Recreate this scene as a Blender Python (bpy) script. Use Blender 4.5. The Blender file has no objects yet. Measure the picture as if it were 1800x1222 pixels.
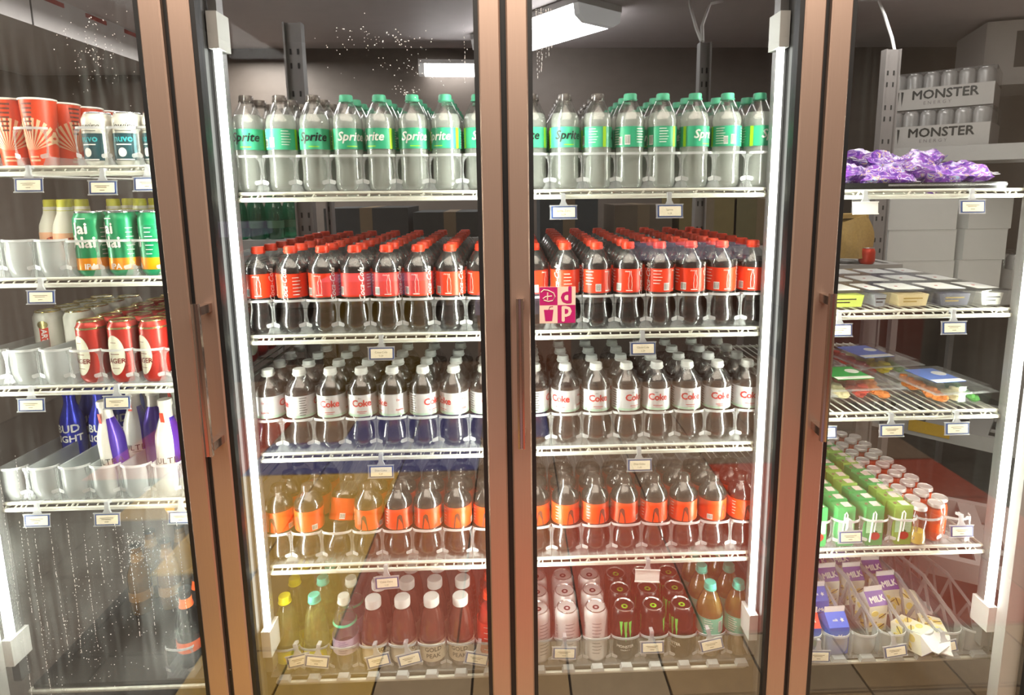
import bpy, math, random
from math import pi, sin, cos
from mathutils import Matrix, Vector
random.seed(7)
C = bpy.context.scene.collection
SC = bpy.context.scene

# ------------------------------------------------------------------ camera, world, light, exposure
def S(h):
    h = h.lstrip('#')
    v = [int(h[i:i + 2], 16) / 255 for i in (0, 2, 4)]
    return tuple(x / 12.92 if x <= .04045 else ((x + .055) / 1.055) ** 2.4 for x in v) + (1,)

RC = [[0.99933546, -0.03502992, -0.01007682], [-0.01538839, -0.15484134, -0.9878195], [0.03304293, 0.98731812, -0.15527749]]
cam = bpy.data.cameras.new('camera')
cam.sensor_width = 36
cam.lens = 36 * 1057.8 / 1800
cam.shift_x = -(934.8 - 900) / 1800
cam.shift_y = (499.0 - 611) / 1800
cam.clip_start = .02
co = bpy.data.objects.new('camera', cam)
C.objects.link(co)
mw = Matrix.Identity(4)
for i in range(3):
    mw[i][0], mw[i][1], mw[i][2] = RC[0][i], -RC[1][i], -RC[2][i]
    mw[i][3] = (0.0105, -1.2796, 1.5)[i]
co.matrix_world = mw
SC.camera = co

w = bpy.data.worlds.new('world')
SC.world = w
w.use_nodes = True
w.node_tree.nodes['Background'].inputs[0].default_value = (.8, .7, .6, 1)
w.node_tree.nodes['Background'].inputs[1].default_value = .03
SC.view_settings.view_transform = 'Standard'
SC.view_settings.look = 'None'
SC.view_settings.exposure = 0.32
SC.view_settings.gamma = 1
SC.view_settings.use_curve_mapping = False
cy = SC.cycles
cy.max_bounces = 7
cy.diffuse_bounces = 3
cy.glossy_bounces = 4
cy.transmission_bounces = 4
cy.transparent_max_bounces = 40
cy.sample_clamp_indirect = 4
cy.sample_clamp_direct = 30
cy.caustics_reflective = False
cy.caustics_refractive = False

LED = 75.0          # radiance of the light strips on the mullions
FIX = 12.0           # radiance of the fluorescent lens in the cold room
def area(name, loc, rot, sx, sy, power, col):
    l = bpy.data.lights.new(name, 'AREA')
    l.shape = 'RECTANGLE'
    l.size, l.size_y, l.energy, l.color = sx, sy, power, col
    o = bpy.data.objects.new(name, l)
    C.objects.link(o)
    o.location, o.rotation_euler = loc, rot
    return o
area('shop_ceiling_light', (0, -2.0, 3.28), (0, 0, 0), 4.5, 2.4, 225, (1, .86, .72))
area('cold_room_fill', (-1.3, 1.5, 2.2), (0, 0, 0), .3, 1.2, 30, (1, .97, .93))  # added fill lamp for more ambient light; no fixture hangs here
area('cold_room_fill', (1.45, .8, 2.24), (0, 0, 0), .3, .9, 9, (1, .97, .93))  # second added fill, over the right side, also without a fixture

# ------------------------------------------------------------------ materials
MATS = {}
def nt(name):
    m = bpy.data.materials.new(name)
    m.use_nodes = True
    t = m.node_tree
    t.nodes.clear()
    out = t.nodes.new('ShaderNodeOutputMaterial')
    return m, t, out
def mat(name, col, rough=.5, metal=0, spec=.5, noise=0, nscale=(20, 20, 20), emit=0, coat=0, bump=0):
    if name in MATS:
        return MATS[name]
    m, t, out = nt(name)
    b = t.nodes.new('ShaderNodeBsdfPrincipled')
    col = S(col) if isinstance(col, str) else tuple(col) + (1,) * (4 - len(col))
    b.inputs['Base Color'].default_value = col
    b.inputs['Roughness'].default_value = rough
    b.inputs['Metallic'].default_value = metal
    b.inputs['Specular IOR Level'].default_value = spec
    b.inputs['Coat Weight'].default_value = coat
    if emit:
        b.inputs['Emission Color'].default_value = col
        b.inputs['Emission Strength'].default_value = emit
    if noise or bump:
        tc = t.nodes.new('ShaderNodeTexCoord')
        mp = t.nodes.new('ShaderNodeMapping')
        mp.inputs['Scale'].default_value = nscale
        nz = t.nodes.new('ShaderNodeTexNoise')
        nz.inputs['Detail'].default_value = 3
        t.links.new(tc.outputs['Object'], mp.inputs[0])
        t.links.new(mp.outputs[0], nz.inputs['Vector'])
        if noise:
            mx = t.nodes.new('ShaderNodeMix')
            mx.data_type = 'RGBA'
            mx.inputs[6].default_value = tuple(c * (1 - noise) for c in col[:3]) + (1,)
            mx.inputs[7].default_value = tuple(min(1, c * (1 + noise)) for c in col[:3]) + (1,)
            t.links.new(nz.outputs[0], mx.inputs[0])
            t.links.new(mx.outputs[2], b.inputs['Base Color'])
        if bump:
            bp = t.nodes.new('ShaderNodeBump')
            bp.inputs['Strength'].default_value = bump
            bp.inputs['Distance'].default_value = .003
            t.links.new(nz.outputs[0], bp.inputs['Height'])
            t.links.new(bp.outputs[0], b.inputs['Normal'])
    t.links.new(b.outputs[0], out.inputs[0])
    MATS[name] = m
    return m

def schlick(t, f0):
    """reflectance by facing angle, the same from both sides of a thin wall"""
    lw = t.nodes.new('ShaderNodeLayerWeight')
    lw.inputs[0].default_value = .5
    pw = t.nodes.new('ShaderNodeMath')
    pw.operation = 'POWER'
    pw.inputs[1].default_value = 5
    t.links.new(lw.outputs['Facing'], pw.inputs[0])
    ma = t.nodes.new('ShaderNodeMath')
    ma.operation = 'MULTIPLY_ADD'
    ma.use_clamp = True
    ma.inputs[1].default_value = 1 - f0
    ma.inputs[2].default_value = f0
    t.links.new(pw.outputs[0], ma.inputs[0])
    return ma.outputs[0]

def clear(name, tint, haze=0.0, hazecol=(.8, .8, .8), gloss=.04, rough=.05, ior=1.45):
    """clear plastic or liquid: transparent + some milky scatter + fresnel gloss"""
    if name in MATS:
        return MATS[name]
    m, t, out = nt(name)
    tr = t.nodes.new('ShaderNodeBsdfTransparent')
    tr.inputs[0].default_value = tuple(tint) + (1,)
    last = tr.outputs[0]
    if haze:
        d = t.nodes.new('ShaderNodeBsdfDiffuse')
        d.inputs[0].default_value = tuple(hazecol) + (1,)
        d2 = t.nodes.new('ShaderNodeBsdfTranslucent')
        d2.inputs[0].default_value = tuple(hazecol) + (1,)
        mm = t.nodes.new('ShaderNodeMixShader')
        mm.inputs[0].default_value = .4
        t.links.new(d.outputs[0], mm.inputs[1])
        t.links.new(d2.outputs[0], mm.inputs[2])
        m1 = t.nodes.new('ShaderNodeMixShader')
        m1.inputs[0].default_value = haze
        t.links.new(last, m1.inputs[1])
        t.links.new(mm.outputs[0], m1.inputs[2])
        last = m1.outputs[0]
    g = t.nodes.new('ShaderNodeBsdfGlossy')
    g.inputs['Roughness'].default_value = rough
    m2 = t.nodes.new('ShaderNodeMixShader')
    t.links.new(schlick(t, gloss + ((ior - 1) / (ior + 1)) ** 2), m2.inputs[0])
    t.links.new(last, m2.inputs[1])
    t.links.new(g.outputs[0], m2.inputs[2])
    t.links.new(m2.outputs[0], out.inputs[0])
    MATS[name] = m
    return m

def pane_mat(name, refl, fog=0.0, fogz=(0, 0), fogx=(0, 0), streak=0.0):
    """coated double glazing with an optional film of condensation (a real film on the pane)"""
    m, t, out = nt(name)
    tr = t.nodes.new('ShaderNodeBsdfTransparent')
    tr.inputs[0].default_value = (.955, .96, .955, 1)
    last = tr.outputs[0]
    if fog or streak:
        tc = t.nodes.new('ShaderNodeTexCoord')
        mp = t.nodes.new('ShaderNodeMapping')
        mp.inputs['Scale'].default_value = (90, 1, 5)
        nz = t.nodes.new('ShaderNodeTexNoise')
        nz.inputs['Scale'].default_value = 1
        nz.inputs['Detail'].default_value = 4
        t.links.new(tc.outputs['Object'], mp.inputs[0])
        t.links.new(mp.outputs[0], nz.inputs['Vector'])
        nz2 = t.nodes.new('ShaderNodeTexNoise')
        nz2.inputs['Scale'].default_value = 3.2
        nz2.inputs['Detail'].default_value = 3
        t.links.new(tc.outputs['Object'], nz2.inputs['Vector'])
        sx = t.nodes.new('ShaderNodeSeparateXYZ')
        t.links.new(tc.outputs['Object'], sx.inputs[0])
        rz = t.nodes.new('ShaderNodeMapRange')
        rz.inputs[1].default_value, rz.inputs[2].default_value = fogz
        t.links.new(sx.outputs[2], rz.inputs[0])
        r2 = t.nodes.new('ShaderNodeMapRange')
        r2.inputs[1].default_value, r2.inputs[2].default_value = .42, .68
        t.links.new(nz2.outputs[0], r2.inputs[0])
        r1 = t.nodes.new('ShaderNodeMapRange')
        r1.inputs[1].default_value, r1.inputs[2].default_value = .45, .75
        t.links.new(nz.outputs[0], r1.inputs[0])
        def mth(op, a, b):
            n = t.nodes.new('ShaderNodeMath')
            n.operation = op
            for i, x in enumerate((a, b)):
                if isinstance(x, (int, float)):
                    n.inputs[i].default_value = x
                else:
                    t.links.new(x, n.inputs[i])
            return n.outputs[0]
        f = mth('ADD', mth('MULTIPLY', mth('MULTIPLY', rz.outputs[0], r2.outputs[0]), fog), mth('MULTIPLY', mth('MULTIPLY', r1.outputs[0], mth('ADD', rz.outputs[0], .25)), streak))
        d = t.nodes.new('ShaderNodeBsdfTranslucent')
        d.inputs[0].default_value = (.75, .75, .72, 1)
        m1 = t.nodes.new('ShaderNodeMixShader')
        t.links.new(f, m1.inputs[0])
        t.links.new(last, m1.inputs[1])
        t.links.new(d.outputs[0], m1.inputs[2])
        last = m1.outputs[0]
    g = t.nodes.new('ShaderNodeBsdfGlossy')
    g.inputs['Roughness'].default_value = .02
    m2 = t.nodes.new('ShaderNodeMixShader')
    t.links.new(schlick(t, refl + .017), m2.inputs[0])
    t.links.new(last, m2.inputs[1])
    t.links.new(g.outputs[0], m2.inputs[2])
    t.links.new(m2.outputs[0], out.inputs[0])
    return m

def emitter(name, col, e):
    m, t, out = nt(name)
    n = t.nodes.new('ShaderNodeEmission')
    n.inputs[0].default_value = tuple(col) + (1,)
    n.inputs[1].default_value = e
    t.links.new(n.outputs[0], out.inputs[0])
    MATS[name] = m
    return m

BRONZE = mat('brushed_bronze', (.50, .365, .295), .38, .8, noise=.10, nscale=(260, 260, 1.2), bump=.05)
BRONZE2 = mat('polished_bronze', (.55, .42, .36), .18, .95, noise=.08, nscale=(200, 200, 3))
BLACK = mat('black_gasket', (.006, .007, .008), .45, noise=.3)
GREYM = mat('grey_aluminium', (.30, .29, .29), .35, .5, noise=.12, nscale=(150, 150, 2))
WIRE = mat('white_coated_wire', (.56, .555, .48), .35, noise=.06, nscale=(40, 40, 40))
WHITE = mat('white_plastic', (.82, .82, .80), .4, noise=.04)
GLIDE = clear('frosted_clear_plastic', (.93, .94, .94), .22, (.85, .86, .86), .03, .15)
GLIDEB = clear('thick_frosted_plastic', (.86, .88, .88), .7, (.86, .87, .87), .03, .2)
GLIDEM = clear('milky_plastic', (.9, .92, .92), .42, (.86, .88, .88), .03, .2)
SHELLM = clear('clear_bottle_plastic', (.975, .98, .98), .015, (.8, .8, .8), .11, .18, 1.6)
WATER = clear('clear_soda', (.93, .95, .93), .55, (.86, .88, .82), .0, .1, 1.15)
COLA = mat('dark_cola', (.018, .010, .008), .2, noise=.3)
LEDM = emitter('led_diffuser', (.96, 1, .88), LED)
LEDE = emitter('led_lens_edge', (.97, 1, .93), 5.0)
FIXM = emitter('fluorescent_lens', (1, .98, .98), FIX)

# ------------------------------------------------------------------ mesh builder
class G:
    def __init__(s):
        s.v, s.f, s.m = [], [], []
    def add(s, vs, fs, m=0):
        o = len(s.v)
        s.v += [tuple(p) for p in vs]
        s.f += [tuple(i + o for i in f) for f in fs]
        s.m += [m] * len(fs)
        return s
    def box(s, x0, x1, y0, y1, z0, z1, m=0, M=None):
        vs = [(x, y, z) for z in (z0, z1) for y in (y0, y1) for x in (x0, x1)]
        if M is not None:
            vs = [tuple(M @ Vector(p)) for p in vs]
        return s.add(vs, [(0, 2, 3, 1), (4, 5, 7, 6), (0, 1, 5, 4), (2, 6, 7, 3), (0, 4, 6, 2), (1, 3, 7, 5)], m)
    def prism(s, poly, d0, d1, ax='y', m=0, M=None):
        """polygon in the two remaining axes (x,z for y; x,y for z; y,z for x), swept along ax"""
        def P(a, b, d):
            return {'y': (a, d, b), 'z': (a, b, d), 'x': (d, a, b)}[ax]
        n = len(poly)
        vs = [P(a, b, d0) for a, b in poly] + [P(a, b, d1) for a, b in poly]
        if M is not None:
            vs = [tuple(M @ Vector(p)) for p in vs]
        fs = [tuple(range(n)), tuple(range(2 * n - 1, n - 1, -1))] + [(i, i + n, (i + 1) % n + n, (i + 1) % n) for i in range(n)]
        return s.add(vs, fs, m)
    def lathe(s, prof, n=24, a0=0., a1=None, m=0, cx=0, cy=0, caps=True):
        full = a1 is None
        k = n if full else n + 1
        a1 = a0 + 2 * pi if full else a1
        vs, fs = [], []
        for r, z in prof:
            for i in range(k):
                a = a0 + (a1 - a0) * i / n
                vs.append((cx + r * sin(a), cy - r * cos(a), z))
        for j in range(len(prof) - 1):
            for i in range(n):
                i2 = (i + 1) % k if full else i + 1
                fs.append((j * k + i, j * k + i2, (j + 1) * k + i2, (j + 1) * k + i))
        if full and caps:
            if prof[0][0] > 1e-6:
                fs.append(tuple(range(k - 1, -1, -1)))
            if prof[-1][0] > 1e-6:
                fs.append(tuple((len(prof) - 1) * k + i for i in range(k)))
        return s.add(vs, fs, m)
    def tube(s, pts, r, n=6, m=0, close=True):
        pts = [Vector(p) for p in pts]
        vs, fs = [], []
        for i, p in enumerate(pts):
            d = (pts[min(i + 1, len(pts) - 1)] - pts[max(i - 1, 0)]).normalized()
            u = d.cross(Vector((0, 0, 1)) if abs(d.z) < .9 else Vector((1, 0, 0))).normalized()
            q = d.cross(u)
            vs += [tuple(p + r * (cos(2 * pi * k / n) * u + sin(2 * pi * k / n) * q)) for k in range(n)]
        for i in range(len(pts) - 1):
            for k in range(n):
                fs.append((i * n + k, i * n + (k + 1) % n, (i + 1) * n + (k + 1) % n, (i + 1) * n + k))
        if close:
            fs += [tuple(range(n - 1, -1, -1)), tuple((len(pts) - 1) * n + k for k in range(n))]
        return s.add(vs, fs, m)
    def rect(s, x0, x1, z0, z1, y, m=0):
        return s.add([(x0, y, z0), (x1, y, z0), (x1, y, z1), (x0, y, z1)], [(0, 1, 2, 3)], m)
    def wrap(s, pts, rf, m=0, ang=0.):
        """a small flat patch given by (arc length, z) wrapped on a round body with radius function rf"""
        vs = []
        for a, z in pts:
            r = rf(z)
            t = ang + a / rf(pts[0][1])
            vs.append((r * sin(t), -r * cos(t), z))
        return s.add(vs, [tuple(range(len(pts)))], m)
    def wraprect(s, a0, a1, z0, z1, rf, m=0, ang=0., n=4):
        for i in range(n):
            b0, b1 = a0 + (a1 - a0) * i / n, a0 + (a1 - a0) * (i + 1) / n
            s.wrap([(b0, z0), (b1, z0), (b1, z1), (b0, z1)], rf, m, ang)
        return s
    def wraptext(s, txt, size, r, ang=0., z=0., m=0, rot=0, **k):
        vs, fs = text2d(txt, size, **k)
        out = []
        for x, y, d in vs:
            if rot:
                x, y = -y * rot, x * rot
            rr = (r(z + y) if callable(r) else r) + d
            t = ang + x / rr
            out.append((rr * sin(t), -rr * cos(t), z + y))
        return s.add(out, fs, m)
    def text(s, txt, size, x, y, z, m=0, M=None, rot=0., **k):
        """flat lettering facing -Y, centred on (x, z)"""
        vs, fs = text2d(txt, size, **k)
        c, sn = cos(rot), sin(rot)
        vs = [(x + a * c - b * sn, y - d, z + a * sn + b * c) for a, b, d in vs]
        if M is not None:
            vs = [tuple(M @ Vector(p)) for p in vs]
        return s.add(vs, fs, m)
    def mesh(s, name, *mats, ang=40):
        me = bpy.data.meshes.new(name)
        me.from_pydata(s.v, [], s.f)
        for q in mats:
            me.materials.append(q)
        me.polygons.foreach_set('material_index', s.m)
        me.polygons.foreach_set('use_smooth', [True] * len(s.f))
        me.update()
        me.set_sharp_from_angle(angle=math.radians(ang))
        return me

_T = {}
def text2d(txt, size, shear=0., bold=0., sp=1.):
    key = (txt, size, shear, bold, sp)
    if key not in _T:
        cu = bpy.data.curves.new('lettering', 'FONT')
        cu.body, cu.size, cu.shear, cu.space_character = txt, size, shear, sp
        cu.align_x, cu.align_y = 'CENTER', 'CENTER'
        cu.resolution_u = 2
        o = bpy.data.objects.new('lettering', cu)
        me = bpy.data.meshes.new_from_object(o)
        vs, fs = [(p.co.x, p.co.y, 0.) for p in me.vertices], [tuple(f.vertices) for f in me.polygons]
        if bold:                                            # heavier strokes: the outline printed a few times, slightly shifted
            b, n = bold * size * .9, len(vs)
            sh = ((-b, 0), (b, 0), (0, b), (0, -b))
            vs = [(x + dx, y + dy, k * .00009) for k, (dx, dy) in enumerate(sh) for x, y, _ in vs]
            fs = [tuple(i + n * k for i in f) for k in range(4) for f in fs]
        _T[key] = (vs, fs)
        bpy.data.objects.remove(o)
        bpy.data.meshes.remove(me)
        bpy.data.curves.remove(cu)
    return _T[key]

# ------------------------------------------------------------------ scene objects
def obj(name, me, parent=None, loc=(0, 0, 0), rot=(0, 0, 0), label=None):
    o = bpy.data.objects.new(name, me)
    C.objects.link(o)
    o.parent = parent
    o.location, o.rotation_euler = loc, rot
    if label:
        o['label'] = label
    return o
def tag(o, label, cat, group=None, kind=None):
    o['label'], o['category'] = label, cat
    if group:
        o['group'] = group
    if kind:
        o['kind'] = kind
    return o
def thing(name, label, cat, loc=(0, 0, 0), rot=(0, 0, 0), group=None):
    return tag(obj(name, None, None, loc, rot), label, cat, group)
def struct(name, me):
    o = obj(name, me)
    o['kind'] = 'structure'
    return o
def put(spec, name, label, cat, loc, rz=0., group=None, tilt=(0, 0), spin=0., skip=()):
    """place one individual of a kind: every part and sub-part an object of its own, meshes shared"""
    t = thing(name, label, cat, loc, (tilt[0], tilt[1], rz), group)
    for nm, me, subs in spec:
        if nm in skip:
            continue
        p = obj(nm, me, t, rot=(0, 0, spin if nm in ('label', 'sleeve', 'can_body') else 0))
        for sn, sm in subs:
            if sn not in skip:
                obj(sn, sm, p)
    return t
ORD = ['first', 'second', 'third', 'fourth', 'fifth', 'sixth', 'seventh', 'eighth', 'ninth', 'tenth']
ROW = ['front row', 'second row back', 'third row back', 'fourth row back', 'fifth row back', 'sixth row back', 'seventh row back', 'eighth row back']

# ------------------------------------------------------------------ setting: the cold room
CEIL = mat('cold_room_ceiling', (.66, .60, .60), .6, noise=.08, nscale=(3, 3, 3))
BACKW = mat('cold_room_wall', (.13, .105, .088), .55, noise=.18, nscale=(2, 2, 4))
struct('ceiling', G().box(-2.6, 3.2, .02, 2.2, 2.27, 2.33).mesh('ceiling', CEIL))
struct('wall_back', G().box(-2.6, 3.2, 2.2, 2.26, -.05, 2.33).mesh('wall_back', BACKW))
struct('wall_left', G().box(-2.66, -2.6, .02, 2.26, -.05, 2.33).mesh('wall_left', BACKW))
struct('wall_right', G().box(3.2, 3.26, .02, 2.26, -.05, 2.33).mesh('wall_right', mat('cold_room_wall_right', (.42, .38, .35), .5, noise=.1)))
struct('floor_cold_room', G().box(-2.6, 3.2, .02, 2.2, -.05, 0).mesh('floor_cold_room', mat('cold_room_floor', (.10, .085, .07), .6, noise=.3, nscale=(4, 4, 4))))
t = struct('wall_front', G().box(-3.4, 3.4, .0, .05, 2.13, 3.3).box(-3.4, 3.4, .0, .05, 0, .10).box(-3.4, -2.02, 0, .05, .1, 2.13).box(2.02, 3.4, 0, .05, .1, 2.13).mesh('wall_front', mat('shop_front_wall', (.25, .2, .17), .5, noise=.1)))
# soffit with tape along the left of the cold room
sf = struct('trim_1', G().box(-2.6, -1.79, .3, 2.2, 2.135, 2.27).mesh('trim_1', mat('soffit_white', (.55, .52, .51), .6, noise=.06, nscale=(4, 4, 4))))
TAPE = mat('red_tape', (.33, .05, .04), .6, noise=.25, nscale=(60, 60, 60))
for i, y in enumerate((.72, .98, 1.24, 1.50, 1.76)):
    obj('tape_strip', G().box(-1.79, -1.786, y, y + .13, 2.245 - .0 * i, 2.262).mesh('tape_strip', TAPE), sf)
obj('soffit_seam', G().box(-1.79, -1.788, 1.19, 1.196, 2.135, 2.27).mesh('soffit_seam', mat('dark_seam', (.05, .05, .05), .8)), sf)
struct('baseboard_back', G().box(-2.6, 3.2, 2.19, 2.2, 0, .12).mesh('baseboard_back', GREYM))

# ------------------------------------------------------------------ setting: the shop behind the camera, seen only as reflections in the panes
shop = struct('floor', G().box(-3.4, 3.4, -6.5, 0, -.06, -.012).mesh('floor', mat('dark_grout', (.05, .035, .025), .8, noise=.2)))
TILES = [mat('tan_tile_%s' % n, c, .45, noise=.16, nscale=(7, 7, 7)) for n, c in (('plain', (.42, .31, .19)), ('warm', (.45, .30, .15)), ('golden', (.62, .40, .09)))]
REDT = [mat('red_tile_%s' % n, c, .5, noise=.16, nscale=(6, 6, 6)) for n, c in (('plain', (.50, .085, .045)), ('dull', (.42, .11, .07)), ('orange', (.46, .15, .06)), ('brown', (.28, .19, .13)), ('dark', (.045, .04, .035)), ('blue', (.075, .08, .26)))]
tile_me = {}
def tile(x, y, s, m):
    if (s, m.name) not in tile_me:
        sx, sy = s if isinstance(s, tuple) else (s, s)
        tile_me[(s, m.name)] = G().box(-sx / 2 + .004, sx / 2 - .004, -sy / 2 + .004, sy / 2 - .004, -.012, 0).mesh('tile', m)
    obj('tile', tile_me[(s, m.name)], shop, (x, y, 0))
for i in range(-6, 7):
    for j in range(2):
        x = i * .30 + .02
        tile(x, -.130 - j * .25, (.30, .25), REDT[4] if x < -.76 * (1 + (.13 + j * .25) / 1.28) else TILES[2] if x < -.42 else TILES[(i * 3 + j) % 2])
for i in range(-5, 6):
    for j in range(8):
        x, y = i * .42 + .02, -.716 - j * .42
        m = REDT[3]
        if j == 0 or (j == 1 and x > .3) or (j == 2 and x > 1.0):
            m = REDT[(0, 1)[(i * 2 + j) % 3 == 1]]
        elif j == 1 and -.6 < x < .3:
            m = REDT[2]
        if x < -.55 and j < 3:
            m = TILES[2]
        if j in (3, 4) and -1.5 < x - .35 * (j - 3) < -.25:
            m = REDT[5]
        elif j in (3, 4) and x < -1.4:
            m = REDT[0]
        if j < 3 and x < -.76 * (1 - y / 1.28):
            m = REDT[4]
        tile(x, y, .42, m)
struct('wall_shop', G().box(-3.4, 3.4, -6.6, -6.5, 0, 3.3).mesh('wall_shop', mat('shop_back_wall', (.13, .115, .105), .7, noise=.2, nscale=(2, 2, 2))))
struct('ceiling_shop', G().box(-3.4, 3.4, -6.6, .05, 3.3, 3.36).mesh('ceiling_shop', mat('shop_ceiling', (.10, .09, .085), .7, noise=.1)))
struct('wall_shop_left', G().box(-3.46, -3.4, -6.6, .05, 0, 3.36).mesh('wall_shop_left', mat('shop_side_wall', (.2, .17, .14), .7, noise=.1)))
struct('wall_shop_right', G().box(3.4, 3.46, -6.6, .05, 0, 3.36).mesh('wall_shop_right', mat('shop_side_wall', (.2, .17, .14), .7)))
def bin_(x, y, wd, ht, col, label):
    t = thing('display_bin', label, 'bin', (x, y, 0), group='display bins across the shop')
    obj('tub', G().box(-wd / 2, wd / 2, -.2, .2, 0, ht - .04).mesh('tub', mat('bin_' + col, col, .5, noise=.1)), t)
    obj('rim', G().box(-wd / 2 - .015, wd / 2 + .015, -.215, .215, ht - .04, ht + .06).mesh('rim', mat('bin_rim', (.20, .18, .33), .5)), t)
bin_(-1.0, -3.2, .75, .80, '6a5818', 'olive display bin reflected low in the left middle pane')
bin_(.1, -3.3, .7, .62, '7a5038', 'tan display bin reflected near the middle of the cooler')
bin_(1.4, -3.4, .8, 1.0, '4a3428', 'tall brown display bin reflected in the right middle pane')
bin_(-2.4, -3.6, .8, 1.2, '2a2c30', 'tall dark grey display bin reflected in the leftmost pane')
bin_(2.6, -3.0, .7, .8, '8c2c1c', 'dark red display bin reflected in the rightmost pane')

# ------------------------------------------------------------------ doors, mullions, light strips
D = .6685
DOORN = ['leftmost door', 'left middle door', 'right middle door', 'rightmost door']
z0, z1 = .11, 2.12
def stile(sx):
    g = G()
    pf = [(.006, .030), (.006, .003), (.009, 0), (.047, 0), (.050, .003), (.050, .030)]
    pf = [(a * sx, b) for a, b in pf]
    return g.prism(pf if sx > 0 else pf[::-1], z0, z1, 'z').mesh('stile', BRONZE, ang=25)
ST = {1: stile(1), -1: stile(-1)}
GK = {s: G().box(min(s * .050, s * .0595), max(s * .050, s * .0595), .004, .03, z0 + .05, z1 - .05).mesh('gasket', BLACK) for s in (1, -1)}
hb = G()
hb.prism([(-.0075, -.050), (-.0075, -.042), (.0075, -.042), (.0075, -.050), (.0035, -.052), (.002, -.0505), (-.002, -.0505), (-.0035, -.052)], .945, 1.275, 'z')
HB = hb.mesh('handle', BRONZE2, ang=30)
BR = [G().prism([(-.0075, -.042), (.0085, -.042), (.011, .001), (-.005, .001)], z, z + .018, 'z').mesh('bracket', BRONZE2, ang=30) for z in (.955, 1.250)]
PANES = [pane_mat('pane_foggy', .12, .12, (1.0, .40), (-1.3, -.7), .08), pane_mat('pane_left_middle', .155), pane_mat('pane_right_middle', .155), pane_mat('pane_right', .10, .02, (1.2, .3), (0, 0), .012)]
for i in range(4):
    a, b = (i - 2) * D, (i - 1) * D
    t = thing('cooler_door', 'bronze framed glass cooler door, ' + ['leftmost of the four, misted over', 'second of the four from the left', 'third of the four, with the pink square sticker', 'rightmost of the four, showing snacks and milk'][i], 'door', ((a + b) / 2, 0, 0), group='glass doors of the drinks cooler')
    h = D / 2
    obj('stile', ST[1], t, (-h, 0, 0))
    obj('stile', ST[-1], t, (h, 0, 0))
    obj('gasket', GK[1], t, (-h, 0, 0))
    obj('gasket', GK[-1], t, (h, 0, 0))
    for z in (z0, z1 - .05):
        obj('rail', G().box(-h + .050, h - .050, .002, .03, z, z + .05).mesh('rail', BRONZE), t)
    obj('glass_pane', G().box(-h + .052, h - .052, .012, .018, z0 + .04, z1 - .04).mesh('glass_pane', PANES[i]), t)
    hd = obj('handle', HB, t, (-h + (.029, .030, .026, .022)[i], 0, 0))
    for q in BR:
        obj('bracket', q, hd)
POSTS = ['after the leftmost door', 'between the middle doors', 'before the rightmost door']
TRIMM = mat('dark_grey_trim', (.09, .088, .088), .3, .3, noise=.1, nscale=(100, 100, 2))
DARKG = mat('dark_mullion', (.022, .021, .021), .3, .0, noise=.2, nscale=(100, 100, 2))
for k, m in enumerate((-2 * D, -D, 0, D, 2 * D)):
    where = ['at the left cooler end'] + POSTS + ['at the right cooler end']
    t = thing('door_mullion', 'dark upright mullion with grey trims ' + where[k], 'mullion', (m, 0, 0), group='mullions of the drinks cooler')
    obj('post', G().box(-.042, .042, .033, .098, .1, 2.12).mesh('post', DARKG), t)
    obj('seal', G().box(-.012, .012, .012, .033, .1, 2.12).mesh('seal', BLACK), t)
    for s in (-1, 1):
        obj('side_trim', G().box(min(s * .042, s * .048), max(s * .042, s * .048), .038, .052, .1, 2.12).box(min(s * .042, s * .0455), max(s * .042, s * .0455), .058, .074, .1, 2.12).mesh('side_trim', TRIMM), t)
        q = thing('light_strip', 'light strip on the %s side of the mullion %s' % ('right' if s > 0 else 'left', where[k]), 'light', (m, 0, 0), group='light strips behind the mullions')
        def bx(a, b, y0, y1, za, zb, me, mm):
            return G().box(min(s * a, s * b), max(s * a, s * b), y0, y1, za, zb).mesh(me, mm)
        e = -.010 if k == 2 else .048 if (k, s) in ((0, 1), (4, -1)) else 0.
        if e > .01:
            obj('glare_panel', bx(.0485, .0985, .040, .0705, .1, 2.12, 'glare_panel', mat('glare_panel_white', (.62, .62, .60), .4, noise=.04)), t)  # added filler panel, white to carry the bright glare beside the end strips
        g = G().box(min(s * (.0565 + e), s * (.0655 + e)), max(s * (.0565 + e), s * (.0655 + e)), .074, .094, .395, 1.82)
        g.m[3] = 1
        g.m[2] = g.m[4 if s > 0 else 5] = 2
        obj('diffuser', g.mesh('diffuser', LEDM, GREYM, LEDE), q)
        obj('housing', bx(.043 + max(e, 0), .0615 + e, .0945, .125, .30, 1.95, 'housing', GREYM), q)
        for za, zb in ((.36, .43), (1.80, 1.875)):
            obj('end_clip', bx(.0485 + max(e, 0), .0705 + e, .0715, .1275, za, zb, 'end_clip', WHITE), q)
t = thing('door_header', 'bronze header bar along the top of the four doors', 'header', (0, 0, 0))
obj('header_bar', G().box(-2.02, 2.02, .031, .10, 2.10, 2.2).mesh('header_bar', BRONZE), t)
t = thing('door_sill', 'dark sill below the four doors', 'sill', (0, 0, 0))
obj('sill_bar', G().box(-2.02, 2.02, .032, .10, .05, .16).mesh('sill_bar', DARKG), t)

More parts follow.
